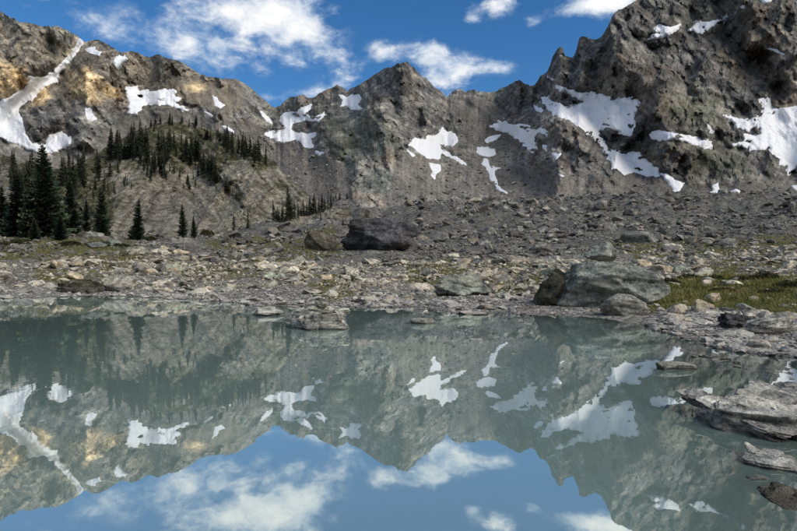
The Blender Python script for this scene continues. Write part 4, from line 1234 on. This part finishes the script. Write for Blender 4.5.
# ----- rubble ---------------------------------------------------------------
def scatter():
    r = np.random.default_rng(5)
    N = 92000
    # spread over all distances so that the stones near and far show alike
    u = np.concatenate([r.uniform(-60, 860, N - 14000), r.uniform(860, 1500, 9000), r.uniform(-500, -60, 5000)])
    D = np.exp(r.uniform(math.log(8), math.log(225), N))
    D[u > 860] = np.exp(r.uniform(math.log(3.2), math.log(150), (u > 860).sum()))
    low = r.random(N) < 0.035
    D[low] = np.exp(r.uniform(math.log(3.3), math.log(11), low.sum())); u[low] = r.uniform(575, 870, low.sum())
    x = (u - U0) / F * D; y = D
    z = ground_z(x, y)
    v = V0 - (z - EYE) / D * F
    s = shore_depth(u, np.arctan2(x, y))
    px = np.minimum((0.95 + r.pareto(2.3, N) * 1.0) * np.clip(1.0 + 1.1 * fbm2(x / (0.16 * D), np.log(D) * 5.0, 3), 0.6, 1.7), 9.0)
    px = np.where(D > 60, px * 0.78, px)        # half size as it shows, pixels
    px = np.where((u > 560) & (D < s * 1.5) & (D < 17), np.minimum(px * 1.9, 11), px)
    bank = (poly_sd(MOSS[6], u, v) > 0) & (r.random(N) < 0.86 + 0.3 * fbm2(x / 0.9, y / 0.9, 3))
    slope = np.interp(u, [0, 100, 200, 300, 420], [225, 232, 228, 214, 192])     # where the hill takes over
    sub = (u > 575) & (u < 870) & (D < s * 0.88) & (D > 3.3) & (r.random(N) < 0.9)
    px = np.where(sub, np.minimum(px * 2.2, 9), px)
    ok = (((D > s * 0.97) & ((v < 366) | (u > 860))) | sub) & (v > 186) & (v > slope) & ~bank
    mossy = np.zeros(N, bool)
    for p in MOSS[:6] + MOSS[7:]:
        mossy |= poly_sd(p, u, v) > 0
    ok &= ~(mossy & (r.random(N) < 0.45) & (fbm2(x / 1.6, y / 1.6, 3) > -0.15))
    for (hx, hy, rad, w, dp) in HERO:
        ok &= ((x - hx) / (w * 0.5)) ** 2 + ((y - hy) / (dp * 0.5)) ** 2 > 0.9
        ok &= ~((np.abs(x - hx * y / hy) < w * 0.42) & (y < hy) & (y > hy - dp * 1.6) & (px > 2.0))    # nothing large right in front
    x, y, z, D, px, u, v, s = [a[ok] for a in (x, y, z, D, px, u, v, s)]
    return x, y, z, D, px / F * D, px, u, v, s


MARKS = {  # what lies near, for telling the stones apart
    'rock': [(-99, 70, 'below the tall fir stand'), (70, 150, 'by the jagged dark outcrop'), (150, 235, 'on the bare shore past the outcrop'), (235, 360, 'on the shore behind the rock island'), (360, 440, 'by the thin flat rock in the water'),
             (440, 530, 'below the long low boulder'), (530, 600, 'at the foot of the dark boulder face'), (600, 665, 'around the smooth pale boulder'), (665, 730, 'below the near end of the grassy bank'), (730, 999, 'below the far end of the grassy bank')],
    'meadow': [(-99, 60, 'in front of the tallest fir'), (60, 120, 'in front of the lone narrow fir'), (120, 170, 'near the small pointed fir'), (170, 230, 'in front of the squat dense fir'), (230, 300, 'on the flat below the row of spire firs'), (300, 345, 'by the low brown broken rock'),
               (345, 425, 'in front of the huge blue-black boulder'), (425, 495, 'above the long low boulder'), (495, 560, 'above the dark boulder face'), (560, 660, 'behind the great green-grey boulder'), (660, 730, 'above the near half of the grassy bank'), (730, 999, 'above the far half of the grassy bank')],
    'talus': [(-99, 300, 'under the moraine bluff'), (300, 345, 'on the slope by the row of spire firs'), (345, 425, 'on the slope above the huge blue-black boulder'), (425, 500, 'below the broad broken snow patch'), (500, 560, 'below the narrow snow tongue'), (560, 630, 'below the hourglass snowfield'),
              (630, 690, 'below the crooked snow scrap'), (690, 745, 'below the blocky snow scraps'), (745, 999, 'below the wide snowfield')],
}
TONES = [('pale grey', (1.55, 1.53, 1.47)), ('mid grey', (1.0, 1.0, 1.0)), ('dark grey', (0.5, 0.5, 0.53)), ('tan', (1.25, 1.12, 0.95)), ('greenish', (0.92, 1.04, 0.97))]


def build_rubble():
    x, y, z, D, size, px, u, v, s = scatter()
    r = np.random.default_rng(9)
    order = np.argsort(-px)
    seen = order[(u[order] > 2) & (u[order] < 795) & (D[order] > s[order])]
    ind = seen[:262]
    rest = np.setdiff1d(order, ind)
    protos = {}
    def proto(shape, k, mat):
        key = (shape, k, mat.name)
        if key not in protos:
            V, Fc = rock_verts(200 + k + 31 * len(shape), 4, cuts=13, rough=0.09, freq=2.4, lumps=0.25, facet=0.09, depth=(0.4, 0.8))
            protos[key] = mesh_from('rock', V, Fc, True)
            protos[key].materials.append(mat)
            protos[key].set_sharp_from_angle(angle=math.radians(38))
        return protos[key]
    for i in ind:
        near = D[i] < s[i] * 1.3
        zone = 'rock' if near else ('talus' if D[i] > 52 else 'meadow')
        shape = ('slabby', 'blocky', 'peaked')[int(r.choice(3, p=(0.6, 0.3, 0.1) if near else (0.35, 0.45, 0.2)))]
        hgt = {'slabby': r.uniform(0.28, 0.42), 'blocky': r.uniform(0.6, 0.75), 'peaked': r.uniform(0.85, 1.05)}[shape]
        tone = int(r.choice(5, p=(0.4, 0.25, 0.1, 0.2, 0.05) if near else ((0.12, 0.38, 0.3, 0.08, 0.12) if zone == 'talus' else (0.25, 0.3, 0.15, 0.2, 0.1))))
        o = bpy.data.objects.new('talus_block' if zone == 'talus' else 'rock', proto(shape, int(r.integers(0, 5)), MAT['talus_block'] if zone == 'talus' else MAT['rock']))
        COL.objects.link(o)
        a = size[i]
        o.scale = (a * r.uniform(0.9, 1.5), a * r.uniform(0.8, 1.3), a * hgt)
        o.rotation_euler = (r.uniform(-.3, .3), r.uniform(-.3, .3), r.uniform(0, 6.28))
        o.location = (x[i], y[i], max(z[i], -0.02) + o.scale[2] * 0.25)
        o.color = (*TONES[tone][1], 1)
        where = next(w for (lo, hi, w) in MARKS[zone] if lo <= u[i] < hi)
        kind = {'rock': 'shore rock', 'meadow': 'rock', 'talus': 'talus block'}[zone]
        o['label'] = f'{shape} {TONES[tone][0]} {kind} {where}'
        o['group'] = {'rock': 'rocks along the waterline', 'meadow': 'rocks on the stony flat', 'talus': 'blocks on the rubble slope'}[zone]
        o['category'] = 'rock'
    # all the lesser stones, one sheet for the shore and one for the slope
    low = [hull_rock(400 + k, 11) for k in range(40)]
    for name, sel, mat, lab in (('rubble', rest[D[rest] <= 48], MAT['rubble'], 'loose grey and tan stones covering the shore'),
                                ('talus', rest[D[rest] > 48], MAT['talus'], 'dark scree and rubble below the mountains')):
        if name == 'talus':
            sp, sd = SCREE_PTS[0]
            n0 = len(x)
            spx = np.minimum(0.45 + r.pareto(2.6, len(sp)) * 0.42, 3.4)
            x, y, z, D = [np.concatenate(q) for q in ((x, sp[:, 0]), (y, sp[:, 1]), (z, sp[:, 2]), (D, sd))]
            size = np.concatenate([size, spx / F * sd]); s = np.concatenate([s, np.ones(len(sp))])
            sel = np.concatenate([sel, np.arange(n0, len(x))])
        Vs, Fs, off = [], [], 0
        which = r.integers(0, len(low), len(sel))
        for k, (V, Fc) in enumerate(low):
            ids = sel[which == k]
            n = len(ids)
            if n == 0:
                continue
            near = (D[ids] < s[ids] * 1.3)
            sc = np.stack([size[ids] * r.uniform(0.9, 1.7, n), size[ids] * r.uniform(0.8, 1.3, n), size[ids] * np.where(near, r.uniform(0.3, 0.6, n), r.uniform(0.4, 0.9, n))], 1)
            sc[:, 2] = np.where(D[ids] < s[ids] * 0.97, np.minimum(sc[:, 2] * 0.6, np.maximum(-z[ids], 0.02) * 0.6), sc[:, 2])
            ang = r.uniform(0, 6.28, n); tl = r.uniform(-0.5, 0.5, n)
            ca, sa, ct, st = np.cos(ang), np.sin(ang), np.cos(tl), np.sin(tl)
            W = V[None] * sc[:, None]
            X = W[..., 0] * ct[:, None] - W[..., 2] * st[:, None]; Z = W[..., 0] * st[:, None] + W[..., 2] * ct[:, None]; Y = W[..., 1]
            XX = X * ca[:, None] - Y * sa[:, None]; YY = X * sa[:, None] + Y * ca[:, None]
            pos = np.stack([XX + x[ids][:, None], YY + y[ids][:, None], Z + (z[ids] + sc[:, 2] * 0.3)[:, None]], -1)
            Vs.append(pos.reshape(-1, 3))
            Fs.append((Fc[None] + (np.arange(n) * len(V))[:, None, None] + off).reshape(-1, 3))
            off += n * len(V)
        me = mesh_from(name, np.concatenate(Vs), np.concatenate(Fs), False)
        link(name, me, mat, label=lab, kind='stuff')


build_rubble()

# ----------------------------------------------------------------------------
# trees
# ----------------------------------------------------------------------------
def trunk_mesh(H, rad, seed):
    r = np.random.default_rng(seed)
    n, rows = 7, 9
    V = []
    for i in range(rows):
        t = i / (rows - 1)
        rr = rad * (1 - t) ** 0.8 + 0.012
        if i == 0:
            rr *= 1.5
        off = np.array([math.sin(t * 3 + seed), math.cos(t * 2.3 + seed)]) * 0.006 * H * t
        for k in range(n):
            a = 2 * math.pi * k / n
            V.append((off[0] + rr * math.cos(a), off[1] + rr * math.sin(a), -0.04 * H + t * H * 1.04))
    Fc = []
    for i in range(rows - 1):
        for k in range(n):
            Fc.append((i * n + k, i * n + (k + 1) % n, (i + 1) * n + (k + 1) % n, (i + 1) * n + k))
    return mesh_from('trunk', V, Fc, True)


def crown_mesh(H, R, seed, whorls, per, sprays, skirt=0.06, gap=0.12, lw=1.0):
    """Conifer crown: whorls of drooping boughs, each set with flat sprays of needles."""
    r = np.random.default_rng(seed)
    V, Fc = [], []
    def quad(a, b, c, d):
        i = len(V); V.extend((a, b, c, d)); Fc.append((i, i + 1, i + 2, i + 3))
    for w in range(whorls):
        t = skirt + (1 - skirt) * (w / (whorls - 1)) ** 0.92
        n = per if t < 0.85 else max(3, per - 2)
        a0 = r.uniform(0, 6.28)
        for k in range(n):
            if r.random() < gap and t < 0.9:
                continue
            L = R * ((1 - t) ** 0.8 * 0.95 + 0.05) * r.uniform(0.62, 1.2) * (1.0 if t > skirt + 0.08 else 0.8)
            ang = a0 + 2 * math.pi * k / n + r.uniform(-0.3, 0.3)
            dx, dy = math.cos(ang), math.sin(ang)
            z0 = t * H + r.uniform(-0.5, 0.5) * H / whorls
            droop = r.uniform(0.25, 0.55) * (1 - 0.75 * t)
            def pt(q):
                return np.array([dx * L * q, dy * L * q, z0 - droop * L * q + 0.28 * L * q * q])
            side = np.array([-dy, dx, 0.0])
            ns = max(2, int(sprays * (0.45 + 0.55 * L / R)))
            for j in range(ns):
                q = (j + 0.6) / ns
                p = pt(q)
                sl = L * (0.34 * (1 - q) + 0.13) * r.uniform(0.7, 1.3)
                wd = max(0.10 * L, 0.012 * H) * r.uniform(0.7, 1.2) * lw
                fwd = np.array([dx, dy, 0.0])
                for sg in (-1, 1):
                    tip = p + side * sg * sl + fwd * sl * 0.55 + np.array([0, 0, -sl * r.uniform(0.05, 0.45)])
                    up = np.array([0, 0, wd * r.uniform(0.2, 0.7)])
                    quad(p - fwd * wd * 0.6, p + fwd * wd * 0.6 + up * 0.4, tip + fwd * wd * 0.15, tip - fwd * wd * 0.25 - up)
            e = pt(1.12)
            m = pt(0.25)
            quad(m - side * 0.05 * L, pt(0.7) - side * 0.07 * L, e, pt(0.7) + side * 0.07 * L)
    # leader
    for k in range(3):
        a = k * 2.1
        s = np.array([math.cos(a), math.sin(a), 0]) * 0.012 * H
        quad(np.array([0, 0, H * 0.93]) - s, np.array([0, 0, H * 0.93]) + s, np.array([0, 0, H * 1.01]) + s * 0.1, np.array([0, 0, H * 1.01]) - s * 0.1)
    return mesh_from('crown', np.array(V), np.array(Fc), False)


def tree_set(kind, n, seed, **kw):
    out = []
    for i in range(n):
        Rr = kw['R'][i % len(kw['R'])]
        out.append((trunk_mesh(1.0, kw['rad'], seed + i), crown_mesh(1.0, Rr, seed + 40 + i, kw['whorls'], kw['per'], kw['sprays'], kw.get('skirt', 0.06), kw.get('gap', 0.12), kw.get('lw', 1.0))))
    return out


BIG = tree_set('big', 4, 600, R=(0.27, 0.24, 0.20, 0.17), rad=0.014, whorls=36, per=9, sprays=8, skirt=0.03, lw=1.3)
FAR = tree_set('far', 10, 640, R=(0.16, 0.13, 0.20, 0.15, 0.11, 0.22, 0.17, 0.14, 0.19, 0.125), rad=0.009, whorls=24, per=7, sprays=5, skirt=0.03, gap=0.22, lw=2.0)
rt = random.Random(3)


def conifer(base, H, proto, mat, label, group=None, wide=1.0, name='fir_tree'):
    e = bpy.data.objects.new(name, None)
    COL.objects.link(e)
    e.empty_display_size = 0.5
    e.location = base
    e.rotation_euler = (rt.uniform(-.06, .06), rt.uniform(-.06, .06), rt.uniform(0, 6.28))
    e.scale = (H * wide, H * wide, H)
    e['label'] = label; e['category'] = 'tree'
    if group:
        e['group'] = group
    for nm, me, mt in (('trunk', proto[0], MAT['bark']), ('crown', proto[1], mat)):
        if not me.materials:
            me.materials.append(mt)
        o = bpy.data.objects.new(nm, me)
        COL.objects.link(o)
        o.parent = e
    return e


def on_ground(u, v, Dmin=26.0):
    Ds = np.geomspace(Dmin, 250, 1200)
    P = uvd(np.full_like(Ds, u), np.full_like(Ds, v), Ds)
    hit = np.nonzero(P[:, 2] <= ground_z(P[:, 0], P[:, 1]))[0]
    i = hit[0] if len(hit) else 700
    if u < 352 and v > float(interp(HILL_CREST, np.array([u]))[0]) + 1 and v < 247:
        D, _ = hill_depth(np.array([float(u)]), np.array([float(v)]))
        if D[0] < Ds[i]:
            return uvd(u, v, D[0] * 0.98), D[0] * 0.98
    return P[i], Ds[i]


def on_hill(u, v):
    v = max(v, float(interp(HILL_CREST, np.array([u]))[0]) + 1.5)
    D, _ = hill_depth(np.array([float(u)]), np.array([float(v)]))
    D = D * 0.985
    return uvd(u, v, D[0]), D[0]


# the stand above the shore
stand = [  # u, base row, height px, prototype, width factor, label
 (46, 238, 92, 0, 1.0, 'tallest broad dark fir of the stand above the stony shore'),
 (16, 236, 64, 1, 1.0, 'broad fir whose lower boughs mingle with the tallest fir'),
 (3, 234, 48, 2, 1.1, 'shorter bushy fir at the outer end of the stand'),
 (73, 234, 58, 2, 1.0, 'slim fir standing next to the tallest fir on its open side'),
 (102, 236, 50, 2, 1.0, 'lone narrow fir with ragged boughs at the foot of the moraine bluff'),
 (137, 241, 42, 2, 1.0, 'small pointed fir against the pale gravel bluff'),
 (183, 238, 34, 3, 1.1, 'squat dense fir on the flat below the bluff'),
 (194, 238, 22, 3, 1.2, 'small bushy fir close beside the squat dense fir'),
 (28, 238, 40, 1, 1.1, 'low dark fir tucked under the tallest fir'),
 (60, 240, 26, 0, 1.2, 'low spreading young fir at the foot of the tallest fir'),
 (86, 232, 34, 3, 1.0, 'thin dark fir between the slim fir and the lone narrow fir'),
 (35, 240, 22, 1, 1.3, 'shrubby young fir in front of the stand'),
]
for (u, v, hp, k, wd, lab) in stand:
    p, D = on_ground(u, v, 40)
    conifer(p, hp / F * D, BIG[k], MAT['needles'], lab, wide=wd)

# along the hill
def clump(n, ulo, uhi, vfun, hlo, hhi, label, group):
    for _ in range(n):
        u = rt.uniform(ulo, uhi)
        v = vfun(u) + rt.uniform(-1, 1)
        p, D = on_hill(u, v)
        h = rt.uniform(hlo, hhi) / F * D
        q = (h * F / D - hlo) / (hhi - hlo)
        size = 'shorter ' if q < 0.25 else ('taller ' if q > 0.75 else 'middling ')
        conifer(p, h, FAR[rt.randrange(10)], MAT['needles_far'], size + label, group, wide=rt.uniform(0.85, 1.25))


lin = lambda *pts: (lambda u: float(np.interp(u, [p[0] for p in pts], [p[1] for p in pts])))
band = lambda f, a, b: (lambda u: f(u) + rt.uniform(a, b))
crest = lambda u: float(interp(HILL_CREST, np.array([u]))[0])
clump(26, 108, 148, band(lin((108, 158), (120, 156), (148, 152)), -3, 8), 20, 32, 'dark spire fir in the dense grove on the hill brow', 'firs in the grove on the hill brow')
clump(22, 140, 168, band(lin((140, 156), (168, 158)), -8, 22), 14, 25, 'dark fir straggling down the hill below the brow grove', 'firs straggling below the brow grove')
clump(14, 150, 200, band(crest, 1, 7), 7, 14, 'small fir on the very top of the hill', 'small firs on the hill top')
clump(30, 168, 215, band(lin((168, 150), (185, 155), (200, 166), (215, 178)), -4, 6), 15, 24, 'narrow fir in the line slanting down the bluff edge', 'firs along the slanting bluff edge')
clump(26, 222, 266, band(lin((222, 146), (240, 154), (255, 160), (266, 162)), -3, 4), 12, 22, 'dark fir crowding the far end of the hill', 'firs at the far end of the hill')
clump(12, 205, 235, band(lin((205, 136), (235, 140)), -1, 5), 7, 12, 'small fir scattered behind the far end grove', 'small firs behind the end grove')
clump(34, -8, 100, band(lin((-8, 178), (40, 190), (70, 192), (100, 178)), -10, 12), 18, 32, 'dark slender fir on the wooded slope behind the big stand', 'firs on the slope behind the stand')
clump(10, 60, 84, band(lin((60, 182), (84, 178)), -4, 6), 24, 34, 'dark slender fir on the wooded slope behind the big stand', 'firs on the slope behind the stand')
clump(16, 150, 200, band(lin((150, 176), (170, 172), (200, 186)), -8, 12), 6, 13, 'small fir rooted in the diagonal gullies of the bluff', 'small firs in the bluff gullies')
clump(14, 195, 245, band(lin((195, 172), (220, 184), (245, 200)), -7, 7), 5, 11, 'small fir on the lower bluff beyond the slanting line', 'small firs on the lower bluff')
clump(14, 90, 135, band(lin((90, 186), (135, 178)), -8, 14), 8, 16, 'small fir on the slope below the brow grove', 'small firs below the brow grove')
# row of small spires on the mid slope
for (u, v, hp) in [(274, 219, 19), (277, 220, 14), (282, 220, 18), (287, 219, 22), (289, 217, 32), (291, 219, 24), (298, 218, 15), (304, 216, 17), (307, 215, 14), (313, 213, 20), (316, 213, 13), (325, 210, 14), (328, 209, 12), (336, 205, 11), (340, 205, 12), (344, 206, 8), (350, 203, 14), (279, 221, 12), (295, 218, 18), (301, 217, 12), (310, 214, 18), (319, 212, 15), (322, 211, 18), (331, 208, 15), (333, 207, 11), (347, 204, 12)]:
    p, D = on_ground(u, v, 60)
    conifer(p, hp / F * D, FAR[rt.randrange(10)], MAT['needles_far'], 'small spire fir in the row climbing the grey rubble slope', 'firs in the row on the rubble slope', wide=rt.uniform(1.0, 1.3))
for (u, v, hp, lab) in [(234, 230, 17, 'lone thin fir at the foot of the bluff'), (248, 228, 18, 'second lone thin fir at the foot of the bluff, nearer the row'), (343, 226, 9, 'tiny fir beside the huge blue-black boulder'), (321, 220, 10, 'tiny fir below the row on the rubble slope')]:
    p, D = on_ground(u, v, 60)
    conifer(p, hp / F * D, FAR[1], MAT['needles_far'], lab, wide=1.1)

# ----------------------------------------------------------------------------
# grass, heather
# ----------------------------------------------------------------------------
def build_grass():
    r = np.random.default_rng(77)
    n = 110000
    u = r.uniform(-20, 830, n); D = np.exp(r.uniform(math.log(11), math.log(80), n))
    x = (u - U0) / F * D; y = D
    z = ground_z(x, y)
    v = V0 - (z - EYE) / D * F
    wob = fbm2(u / 14, v / 5, 3) * 6
    bank = poly_sd(MOSS[6], u, v) + wob * 0.5 > 0
    other = np.full(n, -99.0)
    for p in MOSS[:6] + MOSS[7:8] + MOSS[9:]:
        other = np.maximum(other, poly_sd(p, u, v) + wob)
    tuft = fbm2(x / 0.9 + 3, y / 0.9, 3)
    ok = (bank & (r.random(n) < np.clip(0.8 + tuft * 1.1, 0.15, 1))) | ((r.random(n) < 0.55 * sstep(-4, 6, other)) & (fbm2(x / 1.3, y / 1.3, 3) > -0.05))
    for (hx, hy, rad, w, dp) in HERO:
        ok &= ((x - hx) / (w * 0.5)) ** 2 + ((y - hy) / (dp * 0.5)) ** 2 > 0.8
    x, y, z, D, bank, tuft = [a[ok] for a in (x, y, z, D, bank, tuft)]
    Vs, Fs = [], []
    m = len(x)
    h = np.where(bank, r.uniform(0.05, 0.13, m), r.uniform(0.025, 0.06, m)) * np.clip(D / 18, 0.8, 1.8) * (0.7 + 1.4 * np.clip(tuft + 0.25, 0, 1))
    for b in range(7):
        a = r.uniform(0, 6.28, m); lean = r.uniform(0.3, 1.5, m)
        bx = x + r.normal(0, 0.06, m) * D / 16; by = y + r.normal(0, 0.06, m) * D / 16
        wd = 0.0045 * D / 10
        hh = h * r.uniform(0.5, 1.2, m)
        px, py = np.cos(a), np.sin(a)
        p0 = np.stack([bx - py * wd, by + px * wd, z - 0.02], 1); p1 = np.stack([bx + py * wd, by - px * wd, z - 0.02], 1)
        p2 = np.stack([bx + px * lean * hh, by + py * lean * hh, z + hh], 1)
        Vs.append(np.stack([p0, p1, p2], 1).reshape(-1, 3))
        Fs.append(np.arange(3 * m).reshape(-1, 3) + b * 3 * m)
    me = mesh_from('grass', np.concatenate(Vs), np.concatenate(Fs), False)
    link('grass', me, MAT['grass'], label='yellow-green sedge and moss on the bank and between stones', kind='stuff')


build_grass()


def heather(u, v, w, h, label, group, seed):
    """A low bush: twigs carrying many small leaves."""
    r = np.random.default_rng(seed)
    p, D = on_ground(u, v, 10)
    W = w / F * D; H = h / F * D
    e = bpy.data.objects.new('heather_bush', None)
    COL.objects.link(e)
    e.location = p
    e['label'] = label; e['category'] = 'bush'; e['group'] = group
    n = 900
    a = r.uniform(0, 6.28, n); q = np.sqrt(r.uniform(0, 1, n))
    lump = 0.7 + 0.5 * fbm2(np.cos(a) * q * 2 + seed, np.sin(a) * q * 2, 2)
    x = np.cos(a) * q * W / 2; y = np.sin(a) * q * W / 2.6
    z = H * np.sqrt(np.clip(1 - q * q, 0, 1)) * lump * r.uniform(0.35, 1.0, n)
    sz = 0.055 * H * r.uniform(0.6, 1.5, n) + 0.015 * D / 16
    d1 = r.normal(size=(n, 3)); d1 /= np.linalg.norm(d1, axis=1, keepdims=True)
    d2 = np.cross(d1, r.normal(size=(n, 3))); d2 /= np.linalg.norm(d2, axis=1, keepdims=True)
    c = np.stack([x, y, z], 1)
    V = np.stack([c - d1 * sz[:, None], c + d2 * sz[:, None] * 0.45, c + d1 * sz[:, None], c - d2 * sz[:, None] * 0.45], 1).reshape(-1, 3)
    link('leaves', mesh_from('leaves', V, np.arange(4 * n).reshape(-1, 4), False), MAT['heather'], e)
    V, Fc = [], []
    for k in range(9):
        aa = r.uniform(0, 6.28); tip = np.array([math.cos(aa) * W * 0.38, math.sin(aa) * W * 0.3, H * r.uniform(0.5, 0.9)])
        rr = 0.03 * H
        for j in range(3):
            b = 2.1 * j
            V += [(rr * math.cos(b), rr * math.sin(b), -0.05), tuple(tip + 0.2 * rr * np.array([math.cos(b), math.sin(b), 0]))]
        o = len(V) - 6
        Fc += [(o, o + 2, o + 3, o + 1), (o + 2, o + 4, o + 5, o + 3), (o + 4, o, o + 1, o + 5)]
    link('twigs', mesh_from('twigs', V, Fc, False), MAT['bark'], e)


k = 0
for (u, v, w, h, lab) in [(668, 284, 26, 8, 'low dark heather bush next to the great boulder'), (690, 279, 24, 7, 'low dark heather bush crowning the grassy bank, nearer the great boulder'), (713, 281, 28, 8, 'wide dark heather bush at the middle of the grassy bank top'),
                          (742, 282, 30, 9, 'dark green heather bush on the grassy bank top among grey stones'), (765, 279, 26, 10, 'tall green heather bush on the grassy bank top'), (789, 287, 30, 9, 'dark heather bush at the far end of the grassy bank'),
                          (775, 294, 34, 7, 'flat dark heather bush halfway down the grassy bank'), (722, 292, 26, 6, 'small dark heather bush in the middle of the grassy bank')]:
    heather(u, v, w, h, lab, 'heather bushes on the grassy bank', 800 + k); k += 1
for (u, v, w, h, lab) in [(22, 243, 22, 6, 'low bush in front of the broad fir'), (70, 245, 22, 6, 'low bush at the foot of the slim fir'), (95, 246, 24, 6, 'low bush before the lone narrow fir'), (120, 247, 20, 5, 'low bush between the lone narrow fir and the small pointed fir'), (5, 246, 22, 6, 'low bush at the outer end of the stand'),
                          (207, 235, 14, 7, 'round dark bush beyond the small bushy fir'), (150, 240, 14, 5, 'low bush beyond the small pointed fir')]:
    heather(u, v, w, h, lab, 'bushes below the stand', 840 + k); k += 1
